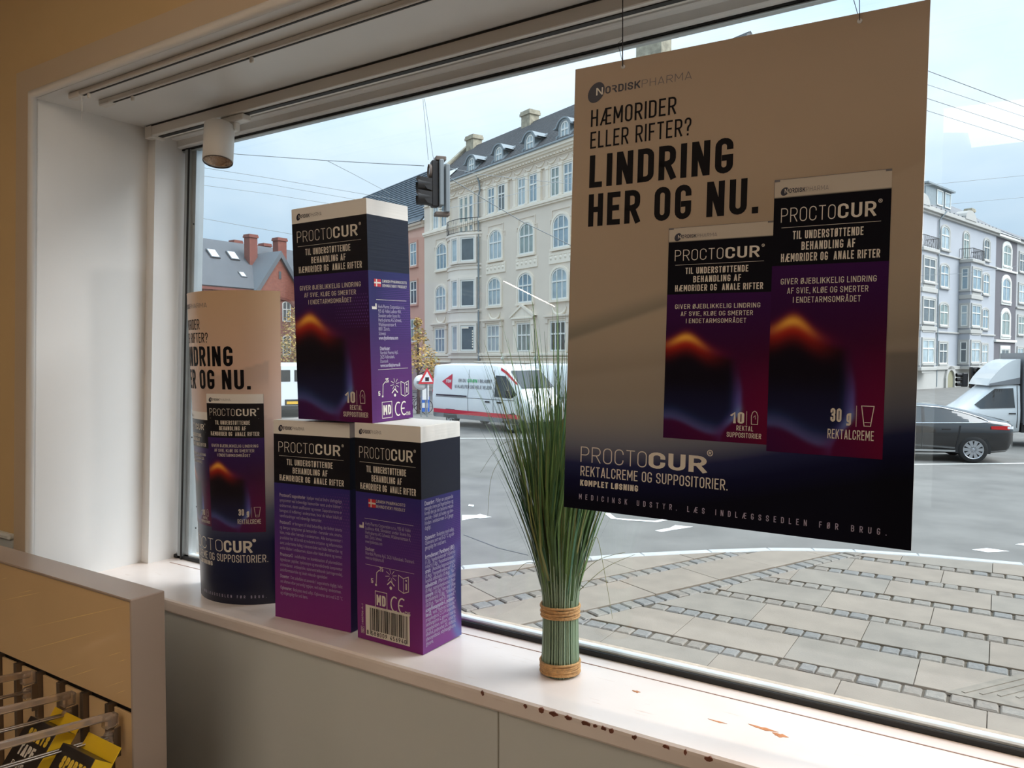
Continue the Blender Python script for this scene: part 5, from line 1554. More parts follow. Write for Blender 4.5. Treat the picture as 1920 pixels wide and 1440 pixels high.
# ---------------- salmon house next to it
M_salm = mat('salmon_render', (206, 160, 142), .85, var=.06, scale=.8)
M_roofb = mat('blue_slate_roof', (82, 94, 104), .6, var=.2, scale=2, bump=.4, bscale=5)
house = empty('salmon_house', mat4=frame4(FO + FD * -11.0, FD), label='salmon pink house with dark slate roof left of the pale house', cat='building')
MB().box(-24, .2, .05, 9, -2.9, 11.6).build('wall', M_salm, house)
bm = MB(); bm.box(-24, .2, -.35, .1, 11.35, 11.7, .03); bm.box(-24, .2, -.2, .1, 11.1, 11.36, .02); bm.build('cornice', mat('sandy_trim', (196, 178, 160), .8), house)
roof_slab(house, [(-24, -.4, 11.6), (.2, -.4, 11.6), (.2, 5.5, 18.4), (-24, 5.5, 18.4)], M_roofb, .15)
slate_courses(house, -24, .2, 0, 12.1, 5.4, 18.35, 20, mat('blue_slate_edge', (70, 80, 90), .6))
for z in (8.0, 4.7, 1.4):
    for s_ in (-1.7, -4.6, -7.5, -10.4): add_window(house, s_, z, 1.2, 2.0, 0, 2, .6, M_salm, .05)
MB().box(-24, .2, -.06, .06, -2.9, -.5).build('ground_storey', mat('rose_plinth', (176, 150, 146), .85), house)

# ---------------- white houses on the right, receding
WO = Vector((-3.294, 85.859, 0)); WD = Vector((.27086, .96262, 0))
M_slatep = mat('weathered_slate', (112, 113, 116), .75, var=.25, scale=2)
M_wht = mat('white_render', (174, 177, 183), .85, var=.04, scale=.7)
M_wtr = mat('cream_trim', (180, 178, 173), .8, var=.04, scale=1.5)
house = empty('white_house', mat4=frame4(WO, WD), label='white apartment house with square bays and iron balconies, right of the poster', cat='building')
MB().box(-30, 10.0, 0, 10, -2.9, 13.3).build('wall', M_wht, house)
bm = MB()
for y0, z0, z1 in ((-.4, 13.1, 13.45), (-.2, 12.9, 13.1), (-.14, 9.5, 9.62), (-.14, 2.35, 2.5), (-.3, -1.05, -.72)): bm.box(-30, 10.0, y0, .02, z0, z1, .02)
bm.build('string_course', M_wtr, house)
MB().box(-30, 10, -.12, .02, -2.9, -1.0).build('ground_storey', M_wtr, house)
roof_slab(house, [(-30, -.4, 13.4), (10, -.4, 13.4), (10, 3.5, 16.2), (-30, 3.5, 16.2)], M_slatep, .12)
bm = MB()
for s_ in np.arange(-29.5, 10, 1.1): bm.box(s_, s_ + .05, -.3, -.2, 13.45, 13.6)
bm.build('roof_seam', M_slatep, house, kind='stuff')
for s_ in (-15.4, -4.55, 6.95):
    for z, h, rise in ((10.1, 2.15, .45), (6.6, 2.1, .3), (3.05, 2.05, .25), (-.5, 1.95, 0)): add_window(house, s_, z, 1.75 if s_ > 0 else 2.0, h, rise, 2, .6, M_wtr)
def square_bay(s0, s1):
    # outlines kept behind the measured silhouettes: the bay stands 1 m proud
    d = -1.0
    bb = MB().box(s0, s1, d, 0, -.9, 9.3).build('bay', M_wht, house)
    bm = MB()
    for z0, z1, e in ((9.2, 9.5, .2), (5.7, 6.1, .12), (2.4, 2.75, .12), (-1.05, -.75, .16)): bm.box(s0 - e, s1 + e, d - e, 0, z0, z1, .03)
    bm.build('bay_moulding', M_wtr, bb)
    for z in (6.6, 3.1, -.42):
        add_window(bb, (s0 + s1) / 2, z, (s1 - s0) - .7, 2.05, 0, 2, .62, M_wtr, d)
        add_window(bb, s0, z, .62, 2.05, 0, 1, .62, M_wtr, d / 2, -PI / 2)
        bm = MB().box(s0 + .3, s1 - .3, d - .05, d, z - .85, z - .25, .02); bm.build('relief_panel', M_wtr, bb)
    railing(house, [(s0 - .15, 0), (s0 - .1, d - .15), (s1 + .1, d - .15), (s1 + .15, 0)], 9.6, 10.5)
    add_window(house, (s0 + s1) / 2, 9.6, 1.5, 2.7, .4, 2, .72, M_wtr)
    bm = MB(); n = 10; c_ = (s0 + s1) / 2
    bm.prism([(c_ + 1.5 * math.cos(PI * k / n), 13.4 + .95 * math.sin(PI * k / n)) for k in range(n + 1)], -.45, .6, 'xz'); bm.build('roof_gable', M_wtr, house)
square_bay(-.6, 2.5); square_bay(-12.6, -9.3); square_bay(-24, -20.4)
dm = MB().box(-7.4, -1.1, .7, 4, 13.7, 15.9).build('dormer', M_zinc, house)
add_window(dm, -4.1, 14.3, 1.5, 1.45, 0, 1, 1.0, None, .68, pane=0); add_window(dm, -2.1, 14.3, 1.5, 1.45, 0, 1, 1.0, None, .68, pane=0); MB().box(-7.6, -.8, .4, 4, 15.9, 16.05).build('dormer_roof', M_zinc, dm)
bm = MB(); n = 12                                     # entrance with rounded hood
strip(bm, [(-4.2, -2.75), (-4.2, -1.9)] + [(-3.1 + 1.1 * math.cos(PI - PI * k / n), -1.9 + 1.0 * math.sin(PI * k / n)) for k in range(n + 1)] + [(-2.0, -2.75)], .4, -.3, 0); bm.build('door_surround', M_wtr, house)
MB().prism(outline(1.7, 1.75, .8), -.16, -.02, 'xz').xf(Matrix.Translation((-3.1, 0, -2.75))).build('door', mat('olive_door', (150, 146, 118), .5), house)
MB().tube([(-5.7, -.5, 13.4), (-6.3, -.12, 12.6), (-6.3, -.12, -2.6)], .07, 6).build('drain_pipe', M_zinc, house)

M_dgry = mat('dark_grey_render', (104, 101, 106), .85, var=.06, scale=.8)
house = empty('dark_grey_house', mat4=frame4(WO + WD * 10.0, WD), label='dark grey house with white window surrounds beyond the white house', cat='building')
MB().box(0, 7.2, 0, 10, -2.9, 13.1).build('wall', M_dgry, house)
bm = MB()
for y0, z0, z1 in ((-.35, 12.9, 13.3), (-.15, 9.4, 9.6), (-.2, 1.75, 2.0)): bm.box(0, 7.2, y0, .02, z0, z1, .02)
bm.build('string_course', M_sash, house)
roof_slab(house, [(0, -.4, 13.2), (7.2, -.4, 13.2), (7.2, 3.5, 15.6), (0, 3.5, 15.6)], M_slatep, .12)
for z, h, rise in ((10.0, 2.3, .5), (6.2, 2.5, .6), (2.5, 2.6, .6), (-.95, 1.95, 0)):
    add_window(house, 3.6, z, 2.6, h, rise, 2, .62, M_sash)
    bm = MB(); strip(bm, [(x + 3.6, zz + z) for x, zz in outline(2.6, h, rise, -.22)], .36, -.08, 0, True); bm.build('window_surround', M_sash, house)
chimney(house, 2.9, 3.5, 15, 16.6, 1.0, .7, M_chim)
MB().box(0, 7.2, -.25, 0, -1.35, -1.0, .02).build('shop_fascia', mat('dark_fascia', (38, 34, 34), .5), house)
MB().box(.4, 6.8, -.05, .0, -2.7, -1.4).build('shop_window', M_pane[1], house)
house = empty('far_pale_house', mat4=frame4(WO + WD * 17.2, WD), label='pale house at the right picture edge beyond the dark grey house', cat='building')
MB().box(0, 18, 0, 10, -2.9, 13.3).build('wall', mat('far_pale_render', (172, 172, 172), .85), house)
roof_slab(house, [(0, -.4, 13.3), (18, -.4, 13.3), (18, 3.5, 15.6), (0, 3.5, 15.6)], M_slatep, .12)
for s_ in (1.9, 6.5, 11.5):
    for z in (9.8, 6.3, 2.7, -.9): add_window(house, s_, z, 2.2, 2.1, 0, 2, .6, M_wtr)
bm = MB().box(0, 18, -.25, 0, 12.9, 13.3); bm.box(0, 18, -.15, 0, 5.6, 5.8); bm.build('string_course', M_wtr, house)

# ---------------- red brick house on the left
def brick_mat(name, c1, c2, sc):
    m = bpy.data.materials.new(name); m.use_nodes = True
    n, l = m.node_tree.nodes, m.node_tree.links; p = n['Principled BSDF']; p.inputs['Roughness'].default_value = .9
    t = n.new('ShaderNodeTexCoord'); mpn = n.new('ShaderNodeMapping'); mpn.inputs['Rotation'].default_value = (PI / 2, 0, 0)
    bt = n.new('ShaderNodeTexBrick'); bt.inputs['Scale'].default_value = sc
    bt.inputs['Color1'].default_value = s2l(c1) + (1,); bt.inputs['Color2'].default_value = s2l(c2) + (1,); bt.inputs['Mortar'].default_value = s2l((150, 120, 108)) + (1,)
    bt.inputs['Mortar Size'].default_value = .012
    l.new(t.outputs['Object'], mpn.inputs[0]); l.new(mpn.outputs[0], bt.inputs['Vector']); l.new(bt.outputs['Color'], p.inputs['Base Color'])
    return m
M_brick = brick_mat('red_brick', (152, 92, 76), (134, 78, 66), 2.2)
M_brickd = mat('moulded_brick', (126, 74, 64), .9, var=.2, scale=4)
M_slateg = mat('grey_slate_roof', (74, 79, 85), .6, var=.15, scale=1.6, bump=.3, bscale=5)
BO = Vector((-66.834, 52.226, 0)); BD = Vector((.0594, .99823, 0))
house = empty('brick_house', mat4=frame4(BO, BD), label='red brick house with grey slate roof, gable and tall chimneys at the left', cat='building')
MB().box(-26, 16, 0, 12, -3.2, 7.4).build('wall', M_brick, house)
TB = 6.0; zr = 11.95 * (1 + TB / 70)
roof_slab(house, [(-26, -.4, 7.3), (16, -.4, 7.3), (16, TB, zr), (-26, TB, zr)], M_slateg, .2)
bm = MB(); bm.box(-26, 16, -.30, .02, 6.9, 7.3); s_ = -25.8
while s_ < 16: bm.prism([(s_, 6.3), (s_ + .5, 6.3), (s_ + .5, 6.9), (s_, 6.9)], -.16, 0, 'xz'); s_ += 1.0
bm.build('corbel_cornice', M_brickd, house)
# cross gable
GS = 4.0; gw = 3.0
gb = MB().prism([(GS - gw, -3.2), (GS + gw, -3.2), (GS + gw, 7.0), (GS, 11.0), (GS - gw, 7.0)], -.6, 0, 'xz').build('gable', M_brick, house)
bm = MB(); strip(bm, [(GS - gw - .25, 6.7), (GS, 11.25), (GS + gw + .25, 6.7)], .42, -.9, 5.0); bm.build('gable_roof', mat('zinc_grey_roof', (98, 105, 111), .5), gb)
bm = MB(); strip(bm, [(GS - 2.1, -2), (GS - 2.1, 4.8)] + [(GS - 2.1 * math.cos(PI * k / 10), 4.8 + 1.7 * math.sin(PI * k / 10)) for k in range(1, 11)] + [(GS + 2.1, -2)], .28, -.75, -.6); bm.build('arch_moulding', M_brickd, gb)
for dz in (4.0, .3): 
    for d in (-.8, .8): add_window(gb, GS + d, dz, 1.1, 2.2, .3, 2, .6, None, -.62, pane=1)
MB().box(GS - .14, GS + .14, -.66, -.58, 8.6, 9.4).build('slit_window', M_pane[1], gb)
for s_ in (-9, -6, -3, 0, 9.5, 12.5):
    for dz in (3.4, -.4): add_window(house, s_, dz, 1.3, 2.2, .35, 2, .6, M_brickd, 0, pane=1)
def up_on_roof(s_, z_app):
    """Real place on the roof of a point seen at (s, z) in the facade plane: 70 m away, eye at zero height."""
    t = (z_app - 7.3) / ((zr - 7.3) / TB - z_app / 70)
    return -48.2 + (s_ + 48.2) * (1 + t / 70), t, z_app * (1 + t / 70) + .22
for s_, zb, zt2, w_ in ((.80, 9.8, 13.0, 1.0), (4.45, 10.6, 13.1, 1.15)):
    chimney(house, -48.2 + (s_ + 48.2) * 1.049, 3.4, zb - .8, zt2 * 1.048, w_, 1.0, M_brickd)
for s_, z_ in ((-1.0, 12.15), (2.55, 12.25)): chimney(house, -48.2 + (s_ + 48.2) * 1.115, 8.0, 11.5, z_ * 1.115, 1.0, 1.0, M_brickd)
pitch = math.atan2(zr - 7.3, TB)
for s_, z_, w_, h_ in ((-3.6, 10.3, 1.1, .95), (-1.35, 10.33, 1.1, .95), (-.25, 8.45, .75, .6)):
    S_, t_, Z_ = up_on_roof(s_, z_)
    sk = MB().box(-w_ / 2, w_ / 2, -h_ * .75, h_ * .75, 0, .12).xf(Matrix.Translation((S_, t_, Z_)) @ Matrix.Rotation(pitch, 4, 'X')).build('skylight', mat('skylight_frame', (70, 76, 82), .5), house)
    MB().box(-w_ / 2 + .12, w_ / 2 - .12, -h_ * .75 + .12, h_ * .75 - .12, .12, .14).xf(Matrix.Translation((S_, t_, Z_)) @ Matrix.Rotation(pitch, 4, 'X')).build('pane', mat('skylight_pane', (212, 224, 230), .08, spec=.9), sk)

# ------------------------------------------------------------------ street trees with autumn leaves
M_bark = mat('grey_brown_bark', (92, 80, 68), .9, var=.3, scale=12)
M_leaf = [mat('leaf_%s' % n, c, .7) for n, c in (('yellow', (196, 162, 88)), ('ochre', (172, 140, 84)), ('green', (140, 136, 86)))]
def tree(base, h, blobs, nleaf, label, seed, lsz=.13):
    r = random.Random(seed)
    root = empty('street_tree', base, label, 'tree', 'young street trees in autumn leaf')
    bm = MB(); bm.tube([(0, 0, -.02), (.03, .02, h * .3), (-.02, 0, h * .55), (.03, .0, h * .95)], [.09, .075, .06, .02], 8)
    for (x, y, z, R_) in blobs: bm.tube([(0, 0, z - R_ * 1.0), (x * .5, y * .5, z - R_ * .4), (x, y, z + R_ * .3)], [.035, .025, .01], 5)
    bm.build('trunk', M_bark, root)
    for m, share in zip(M_leaf, (.5, .3, .2)):
        bm = MB()
        for k in range(int(nleaf * share)):
            x, y, z, R_ = r.choice(blobs)
            while True:
                d = Vector((r.uniform(-1, 1), r.uniform(-1, 1), r.uniform(-1, 1)))
                if d.length < 1: break
            c = Vector((x, y, z)) + Vector((d.x * R_, d.y * R_, d.z * R_ * 1.15))
            a = Vector((r.uniform(-1, 1), r.uniform(-1, 1), r.uniform(-.6, .6))).normalized(); e = a.orthogonal().normalized() * lsz * r.uniform(.5, 1); a = a * lsz * r.uniform(.6, 1.2)
            bm.add([c - a, c + e * .5, c + a, c - e * .5], [(0, 1, 2, 3)])
        bm.build('foliage', m, root, kind='stuff')
g = on_z(784, 776, RZ)
tree((g.x, g.y, RZ), 4.6, [(.1, 0, 3.2, .62), (.5, .1, 2.6, .6), (-.3, 0, 2.6, .55), (.1, 0, 3.9, .38), (1.0, 0, 2.3, .42), (1.45, 0, 1.75, .28), (.0, 0, 4.5, .2)], 900, 'small yellow tree left of the red-striped van', 3, .11)
tree((-44, 39, -2.75), 6.0, [(0, 0, 4.2, 1.5), (.6, .6, 3.0, 1.3), (-.5, -.5, 3.2, 1.2), (0, 0, 5.6, .9)], 1300, 'olive yellow tree before the brick gable, left of the top box', 5, .13)
tree((-52.5, 34.3, -2.75), 6.6, [(0, 0, 5.8, 1.2), (.6, .4, 6.6, .9), (0, 0, 7.4, .6)], 500, 'tree top just right of the window frame at the left', 6, .18)
# ================================================================== vehicles
M_tyre = mat('tyre_rubber', (30, 30, 31), .8)
M_rim = mat('silver_wheel', (176, 178, 182), .3, metal=.7)
M_vwhite = mat('white_vehicle_paint', (226, 230, 232), .25, coat=.5)
M_vglass = mat('dark_vehicle_glass', (44, 48, 52), .06, spec=.9)
M_vblack = mat('black_car_paint', (20, 19, 22), .15, coat=1.0)
M_plast = mat('black_plastic', (34, 34, 36), .6)
M_chrome = mat('bright_chrome', (216, 220, 224), .15, metal=1.0)
M_redl = mat('red_lamp_glass', (190, 30, 34), .2)
M_lamp = mat('clear_lamp_glass', (216, 220, 224), .1)

class Body:
    """Stations along x: (x, z_low, z_belt, z_roof, half-width at sill, belt, roof). Side faces may be asked for their depth."""
    def __init__(s, st): s.st = st
    def at(s, x):
        st = s.st
        for a, c in zip(st[:-1], st[1:]):
            if a[0] <= x <= c[0]:
                t = (x - a[0]) / (c[0] - a[0]); return [a[i] + (c[i] - a[i]) * t for i in range(7)]
        return list(st[0] if x < st[0][0] else st[-1])
    def y(s, x, z):
        _, zl, zb, zr_, ws, wb, wr = s.at(x)
        if z <= zb:
            t = max(0, min(1, (z - zl) / max(zb - zl, 1e-3))); return ws + (wb - ws) * min(1, t * 1.6) if t < .62 else wb
        t = max(0, min(1, (z - zb) / max(zr_ - zb, 1e-3))); return wb + (wr - wb) * t
    def ring(s, x):
        _, zl, zb, zr_, ws, wb, wr = s.at(x)
        k = .06 if zr_ - zb > .12 else .02
        half = [(ws * .92, zl), (ws, zl + .06), (ws + (wb - ws) * .7, zl + (zb - zl) * .45), (wb, zl + (zb - zl) * .64), (wb, zb), (wb + (wr - wb) * .5, zb + (zr_ - zb) * .5), (wr + .01, zr_ - k), (wr - .07, zr_ - k * .25), (wr * .6, zr_ + .015)]
        return [(x, y_, z) for y_, z in half] + [(x, -y_, z) for y_, z in half[::-1]]
    def build(s, name, m, root, sub=5):
        xs_ = []
        for a, c in zip(s.st[:-1], s.st[1:]):
            n = max(1, int((c[0] - a[0]) / .18)); xs_ += [a[0] + (c[0] - a[0]) * k / n for k in range(n)]
        xs_.append(s.st[-1][0])
        rings = [s.ring(x) for x in xs_]; n = len(rings[0]); bm = MB()
        vs = [p for r in rings for p in r]
        fs = [(i * n + k, (i + 1) * n + k, (i + 1) * n + (k + 1) % n, i * n + (k + 1) % n) for i in range(len(rings) - 1) for k in range(n)]
        bm.add(vs, fs, True); bm.add(rings[0], [tuple(range(n))]); bm.add(rings[-1], [tuple(range(n - 1, -1, -1))])
        return bm.build(name, m, root)
    def patch(s, mb, poly, sgn, e=.012, n=14):
        """Panel on the side following the body: polygon in (x, z), sliced into columns."""
        x0, x1 = min(p[0] for p in poly), max(p[0] for p in poly)
        xs_ = sorted(set([round(x0 + (x1 - x0) * k / n, 4) for k in range(n + 1)] + [round(p[0], 4) for p in poly]))
        cols = []
        for x in xs_:
            zs = []
            for (a, za), (c, zc) in zip(poly, poly[1:] + poly[:1]):
                if a != c and min(a, c) - 1e-6 <= x <= max(a, c) + 1e-6: zs.append(za + (zc - za) * (x - a) / (c - a))
                elif a == c and abs(x - a) < 1e-4: zs += [za, zc]
            if zs: cols.append((x, min(zs), max(zs)))
        vs, fs = [], []
        R_ = 5
        for x, z0, z1 in cols:
            for k in range(R_ + 1):
                z = z0 + (z1 - z0) * k / R_; vs.append((x, sgn * (s.y(x, z) + e), z))
        for i in range(len(cols) - 1):
            for k in range(R_):
                q = (i * (R_ + 1) + k, (i + 1) * (R_ + 1) + k, (i + 1) * (R_ + 1) + k + 1, i * (R_ + 1) + k + 1)
                fs.append(q if sgn < 0 else q[::-1])
        mb.add(vs, fs)
def wheel(root, x, y, r, w, spokes):
    T = Matrix.Translation((x, y, r)) @ Matrix.Rotation(PI / 2, 4, 'X')
    o = MB().lathe([(r * .70, -w / 2), (r * .93, -w / 2), (r, -w * .32), (r, w * .32), (r * .93, w / 2), (r * .70, w / 2), (r * .68, 0), (r * .70, -w / 2)], n=28, M=T).build('wheel', M_tyre, root)
    bm = MB(); sg = 1 if y < 0 else -1
    bm.lathe([(r * .72, sg * w * .50), (r * .64, sg * w * .46), (r * .62, sg * w * .30)], n=28, M=T)
    bm.lathe([(0, sg * w * .46), (r * .15, sg * w * .46), (r * .17, sg * w * .36)], n=14, M=T)
    for k in range(spokes):
        a = 2 * PI * k / spokes; d = Vector((math.cos(a), math.sin(a))); q = Vector((-d.y, d.x))
        w0, w1 = r * .08, r * .13
        P = [d * r * .12 + q * w0, d * r * .66 + q * w1, d * r * .66 - q * w1, d * r * .12 - q * w0]
        z0, z1 = sg * w * .40, sg * w * .47
        bm.add([T @ Vector((p.x, p.y, z)) for z in (z0, z1) for p in P], [(0, 1, 2, 3), (7, 6, 5, 4), (0, 4, 5, 1), (1, 5, 6, 2), (2, 6, 7, 3), (3, 7, 4, 0)])
    bm.build('rim', M_rim, o)
    MB().lathe([(0, sg * w * .22), (r * .68, sg * w * .22)], n=24, M=T).build('brake_disc', M_plast, o)

def make_van(loc, xdir, label, graphics, group=None):
    root = empty('delivery_van', mat4=frame4(loc, xdir), label=label, cat='van', group=group)
    H = 2.52
    B = Body([(-2.95, .42, 1.2, 2.36, .90, .97, .86), (-2.88, .36, 1.2, H - .04, .93, .99, .88), (-2.2, .34, 1.2, H, .94, .99, .88), (.9, .34, 1.2, H, .94, .99, .88), (1.35, .34, 1.2, H - .05, .94, .99, .86), (1.7, .34, 1.22, H - .22, .94, .99, .82), (2.35, .36, 1.24, 1.72, .93, .98, .84), (2.55, .38, 1.22, 1.44, .92, .96, .82), (2.92, .42, .98, 1.14, .86, .88, .74), (3.0, .48, .9, .98, .78, .78, .66)])
    B.build('body', M_vwhite, root)
    for s_ in (-1, 1):
        bm = MB(); B.patch(bm, [(1.08, 1.30), (2.02, 1.26), (2.30, 1.40), (1.62, 2.08), (1.08, 2.10)], s_); bm.build('side_window', M_vglass, root)
        bm = MB()
        for x in (-.55, 1.0): B.patch(bm, [(x, .5), (x + .02, .5), (x + .02, 2.3), (x, 2.3)], s_, .006, 1)
        B.patch(bm, [(-2.7, 1.18), (2.2, 1.18), (2.2, 1.20), (-2.7, 1.20)], s_, .006, 20); bm.build('door_gap', M_plast, root)
        bm = MB(); B.patch(bm, [(-2.65, 1.22), (-.6, 1.22), (-.6, 1.28), (-2.65, 1.28)], s_, .02); bm.build('slide_rail', M_plast, root)
        bm = MB()
        for x in (.55, 1.25): B.patch(bm, [(x, 1.06), (x + .28, 1.06), (x + .28, 1.12), (x, 1.12)], s_, .03, 2)
        bm.build('door_handle', M_plast, root)
        bm = MB(); B.patch(bm, [(-2.9, .34), (2.8, .34), (2.8, .50), (-2.9, .50)], s_, .02, 20); bm.build('sill_trim', mat('grey_plastic', (120, 122, 126), .6), root)
        MB().box(1.95, 2.05, s_ * 1.12 - .10, s_ * 1.12 + .10, 1.30, 1.60, .04).build('mirror', M_plast, root)
        for x in (-1.72, 1.95):
            wheel(root, x, s_ * .84, .345, .22, 5)
            bm = MB(); ar = [(x + .46 * math.cos(t), .345 + .46 * math.sin(t)) for t in np.linspace(0, PI, 13)]
            bm.prism(ar, s_ * .80, s_ * (B.y(x, .6) + .008), 'xz'); bm.build('wheel_arch', M_plast, root)
    bm = MB(); bm.add([(1.72, -.74, 2.24), (1.72, .74, 2.24), (2.42, .80, 1.62), (2.42, -.80, 1.62)], [(0, 3, 2, 1)]); bm.xf(Matrix.Translation((.03, 0, .05))).build('windscreen', M_vglass, root)
    for s_ in (-.42, .42): MB().box(-2.965, -2.94, s_ - .33, s_ + .33, 1.66, 2.2, .01).build('rear_window', M_vglass, root)
    MB().box(-3.02, -2.9, -.9, .9, .36, .56, .03).build('rear_bumper', M_plast, root)
    MB().box(-2.975, -2.95, -.26, .26, .62, .75).build('number_plate', mat('yellow_plate', (226, 178, 52), .4), root)
    MB().box(-2.972, -2.955, -.34, .34, .58, .84, .005).build('plate_recess', M_plast, root)
    for s_ in (-.9, .9): MB().box(-2.975, -2.94, s_ - .06, s_ + .06, .95, 1.45, .01).build('tail_lamp', M_redl, root)
    for s_ in (-.68, .68): MB().box(2.72, 2.92, s_ - .15, s_ + .15, .78, .98, .03).build('head_lamp', M_lamp, root)
    if graphics:
        M_vred = mat('red_van_vinyl', (206, 36, 58), .35); M_vgrn = mat('green_van_vinyl', (70, 180, 110), .4); M_vgry = mat('grey_van_vinyl', (96, 96, 100), .4)
        bm = MB(); B.patch(bm, [(-2.86, .52), (2.5, .52), (2.5, .68), (-2.86, .68)], -1, .024, 30)
        B.patch(bm, [(-1.62, 1.48), (-1.62, 2.12), (-2.30, 1.80)], -1, .014, 10)
        B.patch(bm, [(1.35, 2.30), (1.62, 2.16), (2.2, 1.78), (2.28, 1.80), (1.68, 2.24), (1.36, 2.40)], -1, .02, 12); bm.build('red_graphics', M_vred, root, label='red stripe and arrow emblem')
        fn = lambda x, z: Vector((x, -(B.y(x, z) + .022), z))
        bm = MB(); put_text(bm, fn, 'FDM', -2.0, -1.66, 1.76, .13, .2, .6); put_text(bm, fn, 'FDM', -.5, -.05, .56, .08, .2, .7); bm.build('lettering', M_vwhite, root, label='white letters on red')
        bm = MB(); put_text(bm, fn, 'ER DU', -1.18, -.70, 1.80, .13, .15, .62, .2); put_text(bm, fn, 'I BILK\u00d8BT', .08, .90, 1.80, .13, .15, .62, .2)
        put_text(bm, fn, 'VI HJ\u00c6LPER DIG HELE VEJEN.', -1.42, 1.0 - .1, 1.56, .13, .15, .62, .2); bm.build('lettering', M_vgry, root, label='grey slogan')
        bm = MB(); put_text(bm, fn, 'GR\u00d8N', -.60, 0, 1.80, .13, .17, .62, .2); bm.build('lettering', M_vgrn, root, label='green word')
        MB().tube([(-2.7, -.995, .60), (-2.95, -.9, .60)], .01).build('corner_trim', M_vred, root)
    return root
p = on_z(845, 799, RZ); q = on_z(969, 813, RZ)
d = Vector((q.x - p.x, q.y - p.y, 0)).normalized(); nrm = Vector((-d.y, d.x, 0))
make_van(p + d * 1.72 + nrm * .95, d, 'white delivery van with red stripe and slogan, driving behind the grass', True, 'white vans on the road')
make_van(Vector((-14.1, 27.2, RZ)), d, 'white van half hidden between grass and poster', False, 'white vans on the road')
dv = Vector((-.80, .60, 0))
pl_ = on_z(549, 783, RZ)
make_van(pl_ + dv * 3.0, dv, 'white van seen from behind with yellow plate, left of the top box', False, 'white vans on the road')

# black car with chrome window line
cx = on_z(1824, 868, RZ)
xd = Vector((-.953, -.304, 0)); yn = Vector((-xd.y, xd.x, 0))
cx = cx - yn * 0.0
car = empty('black_car', label='black saloon car with silver wheels behind the poster edge', cat='car')
# local x forward; the side towards the shop is local +y or -y depending on heading
B = Body([(-1.02, .62, .92, 1.00, .58, .62, .50), (-.96, .42, .98, 1.06, .78, .80, .62), (-.80, .30, 1.02, 1.12, .84, .88, .70), (-.45, .26, 1.03, 1.20, .88, .94, .68), (.1, .24, 1.02, 1.36, .90, .96, .64), (.7, .24, 1.0, 1.48, .92, .97, .62), (1.4, .22, .98, 1.535, .93, .97, .62), (2.0, .22, .96, 1.50, .93, .96, .62), (2.7, .22, .93, 1.24, .92, .95, .66), (3.2, .24, .90, .98, .90, .93, .70), (3.75, .28, .78, .84, .84, .86, .66), (3.9, .36, .66, .70, .70, .72, .55)])
B.build('body', M_vblack, car)
for s_ in (-1, 1):
    bm = MB(); B.patch(bm, [(-.38, 1.085), (.05, 1.06), (.7, 1.05), (1.9, 1.03), (2.75, .98), (2.3, 1.28), (1.9, 1.42), (1.3, 1.46), (.7, 1.42), (.25, 1.31)], s_, .012, 26); bm.build('side_window', M_vglass, car)
    pts = [(-.40, 1.08), (-.20, 1.185), (.25, 1.325), (.7, 1.43), (1.3, 1.475), (1.9, 1.435), (2.3, 1.29)]
    bm = MB(); bm.tube([(x, s_ * (B.y(x, z) + .012), z) for x, z in pts], .02, 5); bm.tube([(x, s_ * (B.y(x, z) + .012), z) for x, z in ((-.40, 1.08), (-.15, 1.062), (.3, 1.05), (.7, 1.042), (1.9, 1.02), (2.75, .97))], .018, 5); bm.build('chrome_window_line', M_chrome, car)
    bm = MB(); B.patch(bm, [(.30, .98), (.34, .98), (.42, .34), (.38, .34)], s_, .006, 2); B.patch(bm, [(1.22, 1.0), (1.24, 1.0), (1.24, .32), (1.22, .32)], s_, .006, 2); B.patch(bm, [(1.16, 1.05), (1.24, 1.05), (1.20, 1.46), (1.13, 1.44)], s_, .016, 3); bm.build('door_gap', M_plast, car)
    bm = MB(); B.patch(bm, [(.55, .86), (.75, .86), (.75, .89), (.55, .89)], s_, .02, 2); B.patch(bm, [(1.6, .85), (1.8, .85), (1.8, .88), (1.6, .88)], s_, .02, 2); bm.build('door_handle', M_vblack, car)
    bm = MB(); B.patch(bm, [(-.86, .88), (-.40, .90), (-.40, .98), (-.86, .99)], s_, .018, 6); bm.build('tail_lamp', M_redl, car)
    bm = MB(); B.patch(bm, [(-.97, .90), (-.80, .91), (-.80, .97), (-.97, .98)], s_, .022, 4); bm.build('tail_lamp_chrome', M_lamp, car)
    bm = MB(); B.patch(bm, [(.42, .28), (2.35, .28), (2.35, .33), (.42, .33)], s_, .02, 10); bm.build('sill_trim', M_chrome, car)
    for x in (0, 2.92):
        wheel(car, x, s_ * .86, .352, .22, 10)
        bm = MB(); bm.prism([(x + .42 * math.cos(t), .352 + .42 * math.sin(t)) for t in np.linspace(-.25, PI + .25, 15)], s_ * .5, s_ * (B.y(x, .5) + .004), 'xz'); bm.build('wheel_arch', M_plast, car)
    MB().box(2.25, 2.40, s_ * 1.02 - .1, s_ * 1.02 + .1, .98, 1.12, .03).build('mirror', M_vblack, car)
bm = MB(); bm.tube([(-.93, y_, 1.075 + .01) for y_ in np.linspace(-.6, .6, 7)], .02, 6); bm.build('spoiler', M_chrome, car)
MB().box(-1.03, -.96, -.26, .26, .60, .72).build('number_plate', M_sash, car)
bm = MB(); B.patch(bm, [(-.95, .42), (-.55, .30), (-.55, .36), (-.95, .48)], -1, .01); bm.build('bumper_trim', M_redl, car)
car.matrix_world = frame4(cx + yn * 0, xd)
# put the near wheel on the measured spot
sgn = 1 if (yn.x * -cx.x + yn.y * -cx.y) > 0 else -1
car.matrix_world = frame4(cx - yn * (sgn * .93), xd)

